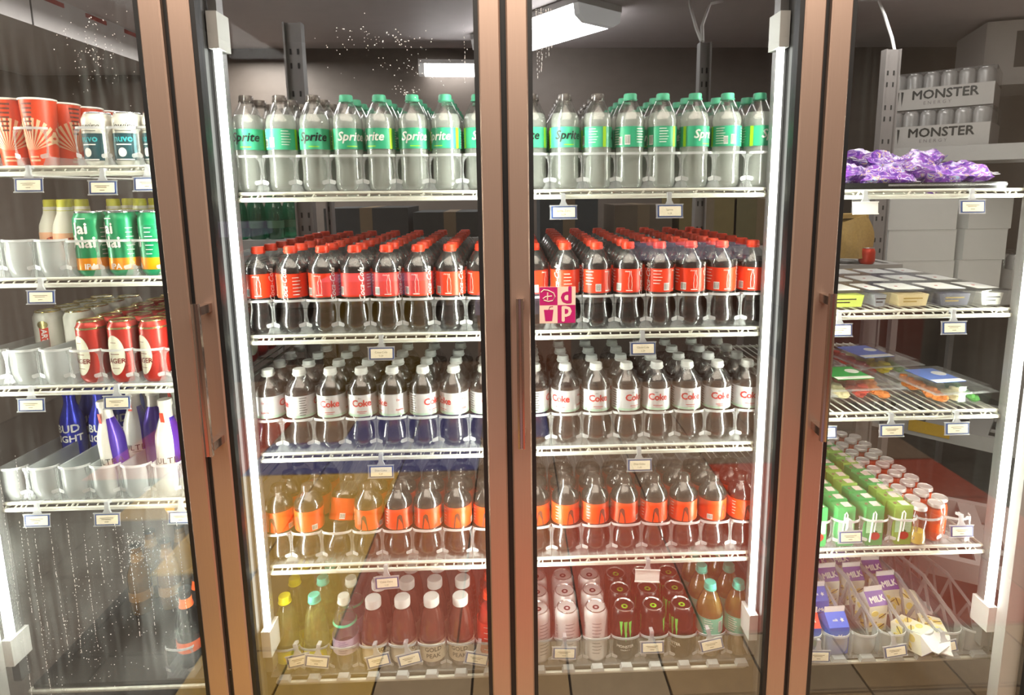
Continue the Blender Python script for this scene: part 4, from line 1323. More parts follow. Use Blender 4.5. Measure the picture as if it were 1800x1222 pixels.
for k, (x, y, z, rx, ry, rz, l) in enumerate(bags):
    spec = [('bag_body', bag_mesh(k + 1).mesh('bag_body', BAGM[k % 3], ang=50), [])] + crimps()
    t = put(spec, 'snack_bag', 'crumpled purple snack bag, ' + l, 'snack bag', (.985 + x, .30 + y, zs + .006 + z), rz, 'purple snack bags on the tray')
    t.rotation_euler = (rx, ry, rz)

# ---- rightmost door, second shelf: flat clear packs with white lids
zs = ZR[1] + .0165
PACK = clear('clear_pack', (.97, .975, .975), .02, (.85, .87, .87), .02, .08)
LIDW = mat('lid_label_white', 'e8e8e4', .35, noise=.03)
REDDOT = mat('red_dot', 'b83030', .4)
def pack(wd, dp, ht, fill, fname, printm=None, txt=None):
    b = G().prism([(-wd / 2 + .008, 0), (wd / 2 - .008, 0), (wd / 2, ht), (-wd / 2, ht)], -dp / 2, dp / 2, 'y').mesh('shell', PACK, ang=30)
    rim = G().box(-wd / 2 - .005, wd / 2 + .005, -dp / 2 - .005, dp / 2 + .005, ht, ht + .002).mesh('rim', PACK)
    lab = G().box(-wd * .40, wd * .40, -dp * .32, dp * .40, ht + .002, ht + .0032).mesh('lid_label', LIDW)
    dots = G().lathe([(.004, ht + .0032), (.004, ht + .0038), (0, ht + .0038)], 10, cx=-wd * .1, cy=0).mesh('red_dot', REDDOT)
    f = G().prism([(-wd / 2 + .014, .003), (wd / 2 - .014, .003), (wd / 2 - .008, ht * .8), (-wd / 2 + .008, ht * .8)], -dp / 2 + .006, dp / 2 - .006, 'y')
    sp = [('shell', b, []), ('filling', f.mesh('filling', fill), []), ('rim', rim, []), ('lid_label', lab, [('red_dot', dots)])]
    g = G()
    if txt:
        g.text(txt, ht * .42, 0, -dp / 2 - .0008, ht * .42, bold=.03)
    else:
        g.box(-wd * .3, wd * .05, -dp / 2 - .0014, -dp / 2 - .0004, ht * .35, ht * .42).box(-wd * .3, wd * .2, -dp / 2 - .0014, -dp / 2 - .0004, ht * .55, ht * .62)
    sp.append(('front_print', g.mesh('front_print', printm or INKK), []))
    return sp
FL = {'lime': mat('filling_lime', 'c4d060', .5, noise=.15, nscale=(40, 40, 40)), 'grey': mat('filling_slate', '8a8c90', .5, noise=.35, nscale=(70, 70, 70)), 'tan': mat('filling_tan', 'cdb98c', .6, noise=.2, nscale=(50, 50, 50)), 'white': mat('filling_white', 'e4e2da', .5, noise=.08, nscale=(40, 40, 40)), 'dark': mat('filling_dark', '4c4a58', .5, noise=.4, nscale=(60, 60, 60))}
rowp = [(.832, .105, 'lime'), (.917, .048, 'grey'), (1.000, .095, 'tan'), (1.105, .095, 'dark'), (1.200, .072, 'white')]
for r in range(3):
    for k, (x, wd, f) in enumerate(rowp):
        put(pack(wd, .125, .040, FL[f if r == 0 else ('white', 'tan', 'grey', 'white', 'dark')[k]], f, mat('ink_gold', '8c7430', .4) if f in ('tan', 'dark') else INKK), 'food_pack', 'flat clear pack with white lid, %s, %s from left, second right shelf' % (ROW[r], ORD[k]), 'food pack', (x, .205 + r * .14, zs + .001), 0, 'flat food packs with white lids')

# ---- rightmost door, third shelf: clear lunch trays with sleeves
zs = ZR[2] + .0165
SLV = mat('sleeve_blue', '6a86d4', .35, noise=.10, nscale=(30, 30, 30))
SLG = mat('sleeve_green', '2ea050', .35, noise=.08)
FOOD = {'yellow': mat('food_cheese', 'e0d04c', .5, noise=.2, nscale=(60, 60, 60)), 'red': mat('food_salami', 'c0402c', .5, noise=.35, nscale=(70, 70, 70)), 'green': mat('food_greens', '4c9438', .5, noise=.35, nscale=(70, 70, 70)), 'orange': mat('food_carrot', 'e0822c', .5, noise=.25, nscale=(60, 60, 60)), 'cream': mat('food_cracker', 'e4d8a8', .6, noise=.15, nscale=(60, 60, 60))}
def lunch(wd, dp, slm, foods):
    ht = .034
    b = G().prism([(-wd / 2 + .012, 0), (wd / 2 - .012, 0), (wd / 2, ht), (-wd / 2, ht)], -dp / 2, dp / 2, 'y').mesh('tray_shell', PACK, ang=30)
    rim = G()
    for x0, x1, y0, y1 in ((-wd / 2 - .008, wd / 2 + .008, -dp / 2 - .008, -dp / 2), (-wd / 2 - .008, wd / 2 + .008, dp / 2, dp / 2 + .008), (-wd / 2 - .008, -wd / 2, -dp / 2, dp / 2), (wd / 2, wd / 2 + .008, -dp / 2, dp / 2)):
        rim.box(x0, x1, y0, y1, ht, ht + .003)
    rim = rim.mesh('rim', GLIDE)
    lid = G().prism([(-wd / 2, ht + .003), (wd / 2, ht + .003), (wd / 2 - .01, ht + .018), (-wd / 2 + .01, ht + .018)], -dp / 2, dp / 2, 'y').mesh('lid', PACK, ang=30)
    sl = G().box(-wd * .33, wd * .20, -dp * .30, dp * .36, ht + .0185, ht + .0200).mesh('sleeve_card', slm)
    band = G().box(-wd * .33, wd * .20, -dp * .30, -dp * .18, ht + .0200, ht + .0206).lathe([(.018, ht + .0200), (.018, ht + .0206), (0, ht + .0206)], 14, cx=wd * .08, cy=dp * .1).mesh('card_print', INKW)
    sp = [('tray_shell', b, []), ('rim', rim, []), ('lid', lid, []), ('sleeve_card', sl, [('card_print', band)])]
    n = len(foods)
    for k, f in enumerate(foods):
        x0 = -wd / 2 + .016 + (wd - .032) * k / n
        x1 = -wd / 2 + .016 + (wd - .032) * (k + 1) / n - .004
        rnd = random.Random(k + n * 7)
        g = G()
        for q in range(24):
            r_ = min(.017, (x1 - x0) * .36) * rnd.uniform(.7, 1.1)
            x, y = rnd.uniform(x0 + r_, x1 - r_), -dp / 2 + .014 + (dp - .028) * (q + rnd.random()) / 24
            h0, h1 = rnd.uniform(.003, .022), rnd.uniform(.010, .018)
            g.lathe([(r_ * .6, h0), (r_, h0 + h1 * .4), (r_ * .7, h0 + h1), (0, h0 + h1 * 1.05)], 7, a0=rnd.random(), cx=x, cy=y)
        sp.append(('food_portion', g.mesh('food_portion', FOOD[f]), []))
    return sp
for x, y, wd, dp, sl, fo, rz, l in [(1.148, .232, .160, .170, SLV, ('orange', 'cream', 'green'), .10, 'clear lunch tray with blue card, front right on the third right shelf'),
                                   (1.105, .475, .185, .190, SLV, ('red', 'yellow', 'green'), .12, 'clear lunch tray with blue card, behind the front right tray'),
                                   (.925, .268, .190, .160, SLG, ('cream', 'red', 'orange'), .05, 'clear lunch tray with green card, front left on the third right shelf'),
                                   (.890, .485, .170, .170, mat('sleeve_tan', 'b4a070', .4, noise=.1), ('orange', 'yellow', 'red'), .05, 'clear lunch tray with tan card, behind the green-carded tray'),
                                   (.765, .205, .100, .120, mat('sleeve_white', 'dcd8cc', .4), ('red', 'cream'), .0, 'small lunch tray with white card at the door stile')]:
    put(lunch(wd, dp, sl, fo), 'lunch_tray', l, 'lunch tray', (x, y, zs + .001), rz, 'clear lunch trays')

# ---- rightmost door, fourth shelf: juice boxes with straws, small orange drinks
zs = ZR[3] + .0165
JBG = mat('juice_box_green', '3c9c58', .4, noise=.10, nscale=(40, 40, 40))
JBO = mat('juice_box_olive', '86b050', .4, noise=.10, nscale=(40, 40, 40))
JBL = mat('juice_box_pale', 'a8d8b0', .4, noise=.25, nscale=(60, 60, 60))
def juice():
    w_, d_, h_ = .047, .037, .103
    b = G().box(-w_ / 2, w_ / 2, -d_ / 2, d_ / 2, 0, h_ - .003)
    top = G().prism([(-d_ / 2, h_ - .003), (d_ / 2, h_ - .003), (d_ / 2 - .001, h_ + .001), (-d_ / 2 + .001, h_ + .004)], -w_ / 2, w_ / 2, 'x')
    fp = G().box(-w_ / 2 + .003, w_ / 2 - .003, -d_ / 2 - .0006, -d_ / 2, .035, .072)
    ap = G()
    k = [(.013 * cos(2 * pi * i / 16) + .003, .026 + .011 * sin(2 * pi * i / 16)) for i in range(16)]
    ap.prism(k, -d_ / 2 - .0012, -d_ / 2 - .0002, 'y')
    lf = G().prism([(-.004, .036), (.010, .037), (.004, .043)], -d_ / 2 - .0012, -d_ / 2 - .0002, 'y')
    tx = G().text('JUICE', .0105, 0, -d_ / 2 - .0010, .080, bold=.03)
    stw = G().tube([(-.012, -d_ / 2 - .004, .012), (-.006, -d_ / 2 - .004, .092), (-.003, -d_ / 2 - .004, .096), (.001, -d_ / 2 - .004, .090), (-.002, -d_ / 2 - .004, .040)], .0019, 6)
    lab = G().box(-.002, w_ / 2 - .006, -.012, .010, h_ + .0022, h_ + .0042)
    hole = G().lathe([(.0042, h_ + .001), (.0042, h_ + .0042), (0, h_ + .0042)], 10, cx=-.014)
    return lambda m: [('box_body', b.mesh('box_body', m), [('front_panel', fp.mesh('front_panel', JBL)), ('fruit_picture', ap.mesh('fruit_picture', mat('fruit_red', 'b8382c', .4))), ('fruit_leaf', lf.mesh('fruit_leaf', mat('leaf_green', '2c7c38', .4)))]),
                      ('box_top', top.mesh('box_top', m), [('top_label', lab.mesh('top_label', mat('top_label_pink', 'ecd8d4', .4))), ('straw_hole', hole.mesh('straw_hole', mat('straw_hole_foil', '98806c', .3, .5)))]), ('straw', stw.mesh('straw', WHITE), [])]
JU = juice()
JA, JB = JU(JBG), JU(JBO)
for c, x in enumerate((.790, .866, .942, 1.016)):
    for r in range(12 if c else 8):
        put(JA if (c + r // 3) % 2 == 0 or c < 2 else JB, 'juice_box', 'green juice box, %s in its line, %s line from left' % (ORD[r] if r < 10 else ('eleventh', 'twelfth')[r - 10], ORD[c]), 'juice box', (x + random.uniform(-.002, .002), .152 + .0415 * r, zs), random.uniform(-.06, .06), 'green juice boxes', skip=() if r == 0 else ('straw', 'fruit_picture', 'fruit_leaf', 'front_panel'))
ORJ = mat('orange_drink', (.80, .10, .015), .25, noise=.1)
SMP = [(.0, .001), (.016, .0), (.0205, .004), (.0215, .020), (.0185, .038), (.0185, .046), (.0215, .062), (.0215, .076), (.0190, .088), (.0165, .094), (.0165, .098)]
SMB = [('bottle_body', G().lathe(SMP, 20).mesh('bottle_body', SHELLM, ang=60), []), ('drink', G().lathe(liquid_of(SMP, .090, .93), 18).mesh('drink', ORJ, ang=60), []),
       ('foil_cap', G().lathe([(.0170, .096), (.0188, .097), (.0188, .1035), (.0178, .106), (.0165, .1062), (.0160, .1045), (0, .1045)], 22).mesh('foil_cap', mat('foil_cap_silver', (.78, .74, .72), .3, .6, noise=.05)), [])]
EMP = clear('empty_bottle', (.97, .96, .92), .06, (.85, .8, .7), .05, .15)
SME = [SMB[0], ('drink', G().lathe(liquid_of(SMP, .036, .93), 18).mesh('drink', mat('yellow_rest', (.55, .42, .06), .3, noise=.3), ang=60), []), SMB[2]]
for lane, (xa, xb) in enumerate(((1.037, 1.068), (1.112, 1.143))):
    for r in range(17):
        x, y = (xa, xb)[r % 2], .150 + .0263 * r * 1.0
        y = .150 + .0375 * r if False else .152 + .0285 * r
        first = lane == 0 and r == 0
        put(SME if first else SMB, 'small_bottle', 'small clear bottle with only a yellow rest and silver cap, front row' if first else 'small orange drink with silver cap, %s from the front, %s lane' % (ORD[r] if r < 10 else ['eleventh', 'twelfth', 'thirteenth', 'fourteenth', 'fifteenth', 'sixteenth', 'seventeenth'][r - 10], ('left', 'right')[lane]), 'bottle', (x + (.022 if first else 0), y - (.012 if first else 0), zs), 0, 'small orange drinks with silver caps')
GWR = split_sym(glide(.0755, .55, .078, False, .026))
for c, x in enumerate((.790, .866, .942, 1.018, 1.0935, 1.1695)):
    put(GWR, 'bottle_glide', 'clear plastic glide, %s from left on the fourth right shelf' % ORD[c], 'bottle glide', (x - (.0 if c < 4 else .012), .117, zs - .0008), group='clear glides behind the rightmost door')

# ---- rightmost door, bottom: milk cartons in deep clear glides
zs = DECK + .0105
MBL = mat('milk_blue', '3c62c4', .35, noise=.12, nscale=(40, 40, 40))
MRD = mat('milk_red', 'd4442c', .35, noise=.12, nscale=(40, 40, 40))
MWH = mat('milk_cream', 'ece8d0', .4, noise=.10, nscale=(50, 50, 50))
MPU = mat('milk_purple', '5c2c8c', .4, noise=.06)
MTP = mat('milk_top_white', 'e8e4e0', .4, noise=.04)
MBN = mat('milk_brown', '5a2c1c', .45)
MYL = mat('milk_yellow', 'ecd880', .45, noise=.1)
def carton(kind):
    w_, h_, gz = .056, .078, .106
    a = w_ / 2
    body = G().box(-a, a, -a, a, 0, h_)
    gm = {'blue': MBL, 'red': MRD, 'vanilla': MTP}[kind]
    top = G().add([(-a, -a, h_), (a, -a, h_), (a, a, h_), (-a, a, h_), (-a, 0, gz), (a, 0, gz)], [(0, 1, 5, 4), (2, 3, 4, 5), (1, 2, 5), (3, 0, 4)])
    fin = G().box(-a, a, -.0012, .0012, gz - .002, gz + .014)
    bodym = {'blue': MBL, 'red': MBL, 'vanilla': MWH}[kind]
    tilt = math.atan2(a, gz - h_)
    M = Matrix.Translation((0, -a, h_)) @ Matrix.Rotation(-tilt, 4, 'X')
    L = math.hypot(a, gz - h_)
    sp_b, sp_t = [], []
    if kind == 'vanilla':
        g = G().box(-a, a, -.0007, .0, .0, L * .98, 0, M)
        sp_t.append(('purple_band', g.mesh('purple_band', MPU)))
        g = G().text('MILK', .0215, .002, -.0012, L * .42, 0, M, rot=.1, bold=.05)
        sp_t.append(('lettering', g.mesh('lettering', INKW)))
        g = G()
        for cx, cz, rr in ((-.014, .024, .012), (.008, .014, .013), (.012, .046, .010), (-.010, .055, .011)):
            for q in range(4):
                g.prism([(cx + rr * cos(2 * pi * i / 12), cz + rr * .75 * sin(2 * pi * i / 12)) for i in range(12)], -a - .0008, -a, 'y', 0, Matrix.Rotation(q * pi / 2, 4, 'Z'))
        sp_b.append(('vanilla_flowers', g.mesh('vanilla_flowers', MYL)))
        g = G()
        for cx, cz in ((-.014, .024), (.010, .016), (.013, .047)):
            for q in range(4):
                g.prism([(cx - .010, cz - .008), (cx + .011, cz + .004), (cx + .010, cz + .0065), (cx - .011, cz - .0055)], -a - .0014, -a - .0006, 'y', 0, Matrix.Rotation(q * pi / 2, 4, 'Z'))
        sp_b.append(('vanilla_pods', g.mesh('vanilla_pods', mat('milk_pod', '6a5a30', .5))))
    else:
        g = G().text('TruMoo', .0155, 0, -a - .0010, .052, bold=.03)
        sp_b.append(('lettering', g.mesh('lettering', INKW)))
        g = G().box(-a * .62, a * .62, -a - .0006, -a, .028, .043)
        sp_b.append(('brown_plaque', g.mesh('brown_plaque', MBN if kind == 'blue' else mat('milk_leaf', '6cb030', .4))))
        g = G().text('milk' if kind == 'blue' else 'whole', .0085, -.006, -.0010, L * .45, 0, M, bold=.03)
        k = [(.013 + (.006 if i % 2 else .003) * cos(2 * pi * i / 10), L * .45 + (.006 if i % 2 else .003) * sin(2 * pi * i / 10)) for i in range(10)]
        g.prism(k, -.0014, -.0004, 'y', 0, M)
        sp_t.append(('top_print', g.mesh('top_print', INKW)))
    return [('carton_body', body.mesh('carton_body', bodym), sp_b), ('gable_top', top.mesh('gable_top', gm, ang=20), sp_t), ('top_fin', fin.mesh('top_fin', MTP), [])]
CB, CR_, CV = carton('blue'), carton('red'), carton('vanilla')
cols = [.786, .862, .938, 1.014, 1.090, 1.166]
mk = [(CR_, 0, .158, 'red and blue milk carton in front, beside the door stile', 0), (CB, 1, .158, 'blue milk carton in front, second glide', .05),
      (CB, 0, .335, 'blue milk carton, second in the first glide', .05), (CB, 0, .40, 'blue milk carton, third in the first glide', 0), (CB, 1, .262, 'blue milk carton, second in the second glide', .08), (CB, 1, .355, 'blue milk carton, third in the second glide', 0), (CB, 1, .42, 'blue milk carton, fourth in the second glide', 0),
      (CV, 2, .345, 'vanilla milk carton with purple top, behind the second blue carton', .06), (CV, 2, .41, 'vanilla milk carton with purple top, rear of the third glide', 0),
      (CV, 3, .235, 'vanilla milk carton with purple top, nearest standing one', .12), (CV, 3, .345, 'vanilla milk carton with purple top, second standing in the fourth glide', .05), (CV, 3, .42, 'vanilla milk carton with purple top, rear of the fourth glide', 0),
      (CV, 4, .300, 'vanilla milk carton with purple top, standing alone in the fifth glide', .08), (CV, 4, .375, 'vanilla milk carton with purple top, rear of the fifth glide', 0)]
for sp, c, y, l, rz in mk:
    put(sp, 'milk_carton', l, 'milk carton', (cols[c] + .004 + (.03 if c == 3 and y < .3 else 0) * 0, y, zs + .001), rz, 'milk cartons on the bottom right level')
for x, y, z, rot, l in [(1.060, .182, .030, (math.radians(82), 0, .5), 'vanilla milk carton fallen on its back, middle glide'), (1.150, .190, .030, (math.radians(86), .1, -.35), 'vanilla milk carton fallen towards the door, right glide'), (1.105, .305, .031, (math.radians(95), 0, 1.2), 'vanilla milk carton lying behind the fallen ones')]:
    t = put(CV, 'milk_carton', l, 'milk carton', (x, y, zs + z), 0, 'milk cartons on the bottom right level')
    t.rotation_euler = rot
def deep_glide(wd, length, h):
    w2 = wd / 2 - .0012
    sp = glide(wd, length, h, True, .030)
    out = []
    for nm, me, subs in split_sym(sp):
        if nm in ('side_wall', 'web', 'tab'):
            continue
        out.append((nm, me, subs))
    for s in (-1, 1):
        x = s * w2
        g = G()
        def pl(p):
            g.prism(p, x - .0008, x + .0008, 'x')
        H2 = h * 1.75
        top = lambda y: h + (H2 - h) * min(1, max(0, (y - .02) / .16))
        pl([(.012, 0), (length, 0), (length, .014), (.012, .014)])
        pl([(.010, .014), (.045, .014), (.045, top(.045)), (.010, h)])
        pl([(.045, top(.045) - .012), (.18, H2 - .012), (.18, H2), (.045, top(.045))])
        pl([(.18, H2 - .012), (length, H2 * .8 - .01), (length, H2 * .8), (.18, H2)])
        for y0 in (.06, .135, .21, .285, .36):
            z = top(y0 + .03) - .012
            pl([(y0, .014), (y0 + .010, .014), (y0 + .042, z), (y0 + .032, z)])
            pl([(y0 + .062, .014), (y0 + .072, .014), (y0 + .042, z), (y0 + .034, z)])
        out.append(('side_wall', g.mesh('side_wall', GLIDEM), []))
    g = G().prism([(-.022, -.004), (.022, -.004), (.016, .006), (-.016, .006)], -.006, .010, 'y')
    out.append(('front_foot', g.mesh('front_foot', GLIDEM), []))
    return out
DG = deep_glide(.0755, .46, .066)
for c, x in enumerate(cols + [1.242]):
    put(DG, 'bottle_glide', 'deep milky clear glide for cartons, %s from left on the bottom right level' % ORD[c], 'bottle glide', (x, .112, zs - .0005), group='deep carton glides')

# ------------------------------------------------------------------ cold room behind the shelves
def fixture(name, label, loc, rz, L, W, H, mount='ceiling'):
    t = thing(name, label, 'light', loc, (0, 0, rz))
    obj('base_tray', G().box(-L / 2, L / 2, -W / 2, W / 2, H * .72, H).mesh('base_tray', mat('fixture_white', (.7, .69, .68), .4)), t)
    k = [(-W / 2 + .004, H * .72), (-W / 2 + .012, H * .25), (-W * .3, 0), (W * .3, 0), (W / 2 - .012, H * .25), (W / 2 - .004, H * .72)]
    obj('lens', G().prism(k, -L / 2 + .03, L / 2 - .03, 'x').mesh('lens', FIXM), t)
    for s_ in (-1, 1):
        a, b = sorted((s_ * (L / 2 - .03), s_ * (L / 2)))
        obj('end_cap', G().prism(k, a, b, 'x').mesh('end_cap', mat('end_cap_white', (.75, .74, .73), .35, emit=.25)), t)
    return t
fixture('fluorescent_fixture', 'white fluorescent fixture on the cold room ceiling behind the centre stile', (.16, 1.66, 2.175), math.radians(127), .78, .26, .093)
fixture('fixture_reflection', 'bright reflection built as a glowing lens on the back wall left of the centre stile', (-.30, 2.12, 2.11), math.radians(4), .34, .10, .075)  # a reflected light, modelled as a glowing lens on the wall
fixture('fluorescent_fixture', 'added unseen fluorescent fixture lighting the left side of the cold room', (-1.2, .45, 2.175), math.radians(90), .6, .2, .093)  # added out of view to brighten the cold room ceiling
# cables at the ceiling
CAB = mat('cable_white', (.9, .88, .87), .5)
for nm, pts in (('white cable looping up to the left from the right upright', [(.668, .85, 1.99), (.662, .90, 2.05), (.70, 1.10, 2.17), (.766, 1.345, 2.265)]), ('white cable looping up to the right from the right upright', [(.672, .85, 1.99), (.69, .92, 2.06), (.78, 1.12, 2.19), (.904, 1.345, 2.265)]),
                ('thin white cable hanging above the wide upright', [(1.60, 1.25, 2.02), (1.59, 1.27, 2.10), (1.575, 1.31, 2.20), (1.568, 1.345, 2.266)]), ('short white cable hanging from the ceiling behind the leftmost door', [(-1.30, 1.35, 2.266), (-1.33, 1.42, 2.235), (-1.36, 1.53, 2.20), (-1.42, 1.65, 2.19)])):
    tag(obj('ceiling_cable', G().tube(pts, .006, 6).mesh('ceiling_cable', CAB)), nm, 'cable', 'white cables under the cold room ceiling')
# evaporator unit under the ceiling on the right
EV = thing('evaporator_unit', 'pale grey evaporator unit under the ceiling at the right', 'cooling unit', (2.45, 1.75, 1.98), (0, 0, math.radians(-20)))
EVM = mat('evaporator_grey', (.40, .37, .35), .5, noise=.06)
obj('housing', G().box(-.14, .55, -.20, .2, 0, .27).mesh('housing', EVM), EV)
obj('fan_opening', G().box(-.02, .20, -.203, -.2, .06, .22).mesh('fan_opening', mat('fan_dark', (.06, .05, .045), .6)), EV)
obj('drip_pan', G().box(-.16, .57, -.22, .22, -.02, 0).mesh('drip_pan', EVM), EV)
# vented storage racks, turned 45 degrees
VENT = mat('rack_grey_plastic', (.36, .35, .335), .5, noise=.06, nscale=(8, 8, 8))
def vented(label, loc, rz, L, W, H, nx=7, ny=3, legs=True):
    t = thing('vented_shelf', label, 'shelf', loc, (0, 0, rz), 'grey vented storage shelves')
    for nm, a, b, c, d in (('edge_beam', 0, L, 0, .03), ('edge_beam', 0, L, W - .03, W), ('end_beam', 0, .03, .03, W - .03), ('end_beam', L - .03, L, .03, W - .03)):
        obj(nm, G().box(a, b, c, d, 0, H).mesh(nm, VENT), t)
    if legs and loc[2] > .1:
        for x in (.012, L - .012):
            for y in (.012, W - .012):
                if legs == 3 and x < .1 and y < .1:
                    continue
                obj('leg', G().box(x - .012, x + .012, y - .012, y + .012, -loc[2], 0).mesh('leg', GREYP), t)
    for i in range(1, nx):
        x = L * i / nx
        obj('slat', G().box(x - L / nx * .28, x + L / nx * .28, .03, W - .03, H - .018, H - .002).mesh('slat', VENT), t)
    for j in range(1, ny):
        y = W * j / ny
        obj('rib', G().box(.03, L - .03, y - .012, y + .012, H - .026, H - .018).mesh('rib', VENT), t)
    return t
A45 = math.radians(-44)
vented('grey vented rack shelf carrying the cases of white cans', (1.70, 1.45, 1.60), A45, .95, .50, .065, legs=3)
vented('grey vented rack shelf low behind the small orange drinks, with yellow tape', (1.70, 1.46, .355), A45, .90, .50, .065, 6)
vented('grey vented shelf at the floor behind the milk cartons', (1.40, .60, .17), math.radians(-30), .62, .50, .07, 6)
vented('grey vented shelf under the white cartons', (1.62, 1.28, .97), 0, .72, .48, .06)
YT = thing('yellow_tape', 'strip of yellow tape stuck on the low vented rack shelf', 'tape', (1.70, 1.46, .355), (0, 0, A45))
obj('tape_face', G().box(.20, .36, -.0025, -.0005, .02, .075).mesh('tape_face', mat('tape_yellow', 'c09a28', .5, noise=.2, nscale=(50, 50, 50))), YT)
obj('tape_top', G().box(.20, .34, -.0025, .025, .0655, .067).mesh('tape_top', mat('tape_yellow', 'c09a28', .5)), YT)
# cases of cans
CARD = mat('case_card_white', (.36, .34, .32), .5, noise=.05)
CANS = mat('case_can_silver', (.40, .39, .38), .3, .3, noise=.06)
SHR = clear('shrink_wrap', (.93, .93, .93), .10, (.8, .8, .8), .06, .08)
case_can = can(.031, .155, CANS, ALU)
def case(label, loc, rz):
    t = thing('can_case', label, 'case', loc, (0, 0, rz), 'cases of white cans')
    L, W = .30, .40
    tr = G().box(0, W, 0, L, 0, .003)
    for a, b, c, d in ((0, W, 0, .003), (0, W, L - .003, L), (0, .003, .003, L - .003), (W - .003, W, .003, L - .003)):
        tr.box(a, b, c, d, .003, .092)
    obj('tray', tr.mesh('tray', CARD), t)
    g = G().text('MONSTER', .054, W * .56, -.0012, .060, bold=.03)
    obj('lettering', g.mesh('lettering', INKK), t)
    g = G().text('ENERGY', .020, W * .50, -.0012, .025, sp=1.6)
    obj('lettering', g.mesh('lettering', INKG), t)
    g = G()
    for k in range(3):
        x = .030 + .017 * k
        g.add([(x - .005, -.0012, .082), (x + .005, -.0012, .080), (x + .003, -.0012, .05), (x, -.0012, .016), (x - .003, -.0012, .05)], [(0, 4, 3, 2, 1)])
    obj('claw_mark', g.mesh('claw_mark', INKK), t)
    for i in range(6):
        for j in range(4):
            if j in (0, 3) or i == 5 or True:
                c_ = obj('can', case_can[0][1], t, (.037 + .0652 * i, .04 + .073 * j, .0035))
                obj('lid', case_can[1][1], c_)
    obj('shrink_wrap', G().box(-.002, W + .002, -.002 + .004, L + .002, .0925, .161).mesh('shrink_wrap', SHR), t)
    return t
case('upper case of white cans with black lettering on the vented rack', (1.755, 1.545, 1.8375), A45 + .02)
case('lower case of white cans with black lettering on the vented rack', (1.735, 1.52, 1.669), A45 - .02)
# white cartons on the vented shelf, seen between the snack bags and the packs
CW = mat('carton_white', (.62, .62, .59), .55, noise=.05, nscale=(6, 6, 6))
def whitebox(label, x, y, z, w_, d_, h_, rz=0, cat='carton'):
    t = thing('white_carton', label, cat, (x, y, z), (0, 0, rz), 'white cartons on the vented shelf')
    obj('box_body', G().box(-w_ / 2, w_ / 2, -d_ / 2, d_ / 2, 0, h_ - .004).mesh('box_body', CW), t)
    obj('lid_flap', G().box(-w_ / 2 - .001, 0, -d_ / 2 - .001, d_ / 2, h_ - .004, h_ - .001).box(.001, w_ / 2 + .001, -d_ / 2 - .001, d_ / 2, h_ - .004, h_ - .001).mesh('lid_flap', CW)
        if False else G().box(-w_ / 2 - .001, w_ / 2 + .001, -d_ / 2 - .001, d_ / 2, h_ - .004, h_ - .001).mesh('lid_flap', CW), t)
for k, (z, h_) in enumerate(((1.031, .138), (1.169, .138), (1.307, .142))):
    whitebox('plain white carton, %s of the left stack on the vented shelf' % ('lowest', 'middle one', 'topmost')[k], 1.825 - .004 * k, 1.46, z, .305, .30, h_)
    whitebox('plain white carton, %s of the right stack on the vented shelf' % ('lowest', 'middle one', 'topmost')[k], 2.10 + .012 * k, 1.47, z, .20, .30, h_, .03)
case('case of white cans with black lettering beside the white cartons', (2.24, 1.30, 1.031), -.08)
# bags and bottles further back
bg = G()
rnd = random.Random(4)
n, m_ = 12, 7
vs = []
for j in range(m_ + 1):
    for i in range(n):
        a = 2 * pi * i / n
        z = j / m_
        r_ = (1 - .35 * z ** 2) * (1 + .10 * sin(3 * a + 5 * z) + .07 * sin(7 * a - 3 * z))
        vs.append((.085 * r_ * cos(a), .06 * r_ * sin(a), .15 * z + .02 * cos(a) * z))
bg.add(vs, [(j * n + i, j * n + (i + 1) % n, (j + 1) * n + (i + 1) % n, (j + 1) * n + i) for j in range(m_) for i in range(n)] + [tuple(range(n - 1, -1, -1)), tuple(m_ * n + i for i in range(n))])
bag = thing('paper_bag', 'crumpled brown paper bag on the storage rack behind the rightmost door', 'bag', (1.30, .97, 1.232))
obj('bag_body', bg.mesh('bag_body', mat('paper_brown', 'a88a50', .7, noise=.25, nscale=(25, 25, 25)), ang=35), bag)
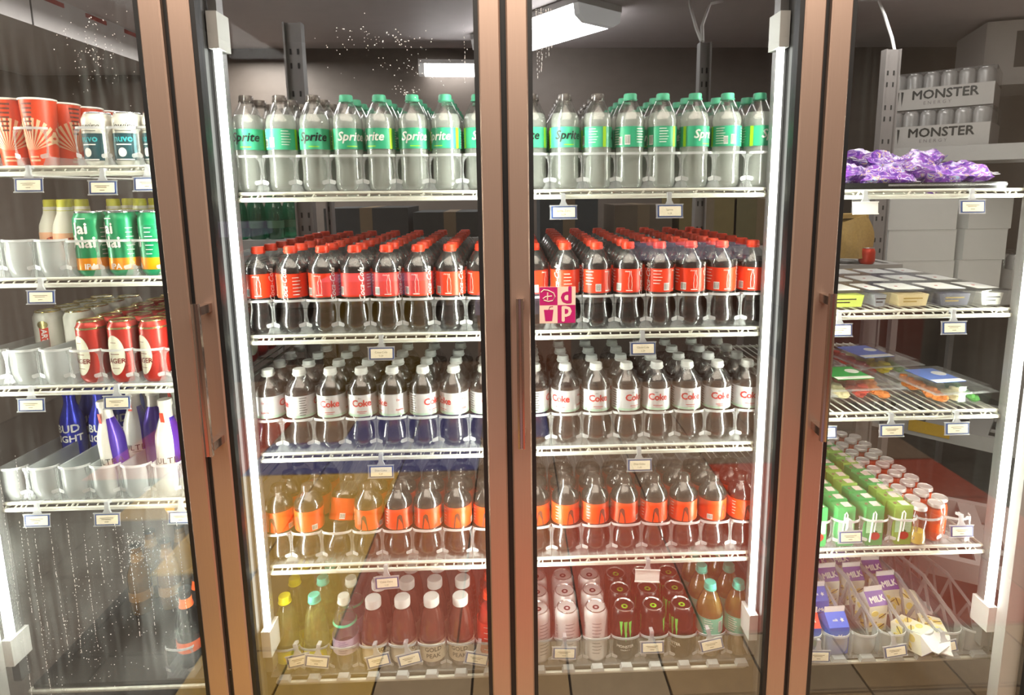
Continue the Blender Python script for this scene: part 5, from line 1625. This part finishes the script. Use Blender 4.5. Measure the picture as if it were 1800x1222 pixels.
obj('bag_fold', G().box(-.05, .05, -.03, .03, .148, .165).mesh('bag_fold', mat('paper_brown', 'a88a50', .7)), bag)
rc = can(.028, .062, mat('can_bright_red', 'c83820', .35, .2), ALU)
vented('narrow vented rack shelf holding the brown bag', (1.20, .90, 1.165), 0, .27, .20, .045, 4, 2)
put(rc, 'red_can', 'short red can in front of the brown paper bag', 'can', (1.345, .925, 1.2105), group='red cans on the narrow rack')
t = vented('dark storage shelf behind the left middle colas', (-1.12, 1.15, 1.27), 0, 1.02, .45, .04, 8)
BGN = clear('green_glass', (.12, .45, .30), .35, (.05, .24, .14), .05, .1)
GBT = beer(BGN, mat('label_dull_green', '486c50', .5))
for k in range(6):
    put(GBT, 'beer_bottle', 'green glass bottle on the storage shelf, %s from left behind the left middle door' % ORD[k], 'bottle', (-1.085 + .036 * k, 1.20 + .065 * (k % 2), 1.311), 0, 'green bottles on the storage shelf')
def carton2(label, x, y, z, w_, d_, h_, col):
    t = thing('storage_carton', label, 'carton', (x, y, z), (0, 0, 0), 'cartons on the storage shelves')
    m = mat('storage_' + col, col, .6, noise=.15, nscale=(5, 5, 5))
    obj('box_body', G().box(-w_ / 2, w_ / 2, -d_ / 2, d_ / 2, 0, h_).mesh('box_body', m), t)
    obj('tape', G().box(-.025, .025, -d_ / 2 - .001, -d_ / 2, 0, h_).box(-.025, .025, -d_ / 2, d_ / 2, h_, h_ + .001).mesh('tape', mat('carton_tape', '6a5a44', .4)), t)
carton2('dark carton on the storage shelf, left behind the red-capped colas', -.58, 1.36, 1.311, .34, .30, .12, '24282a')
carton2('dark carton on the storage shelf, second behind the red-capped colas', -.24, 1.36, 1.311, .30, .30, .10, '1c2426')
t = vented('storage shelf behind the right middle colas', (.05, 1.15, 1.22), 0, 1.10, .45, .04, 8)
for k, (x, h_, c, nm) in enumerate(((.25, .20, '1e2c34', 'blue-black'), (.56, .17, '54483a', 'brown'), (.83, .22, '6a5c34', 'ochre'), (1.06, .19, '5c5436', 'olive'))):
    carton2('%s carton on the storage shelf behind the right middle door' % nm, x, 1.36, 1.2615, .24, .30, h_, c)
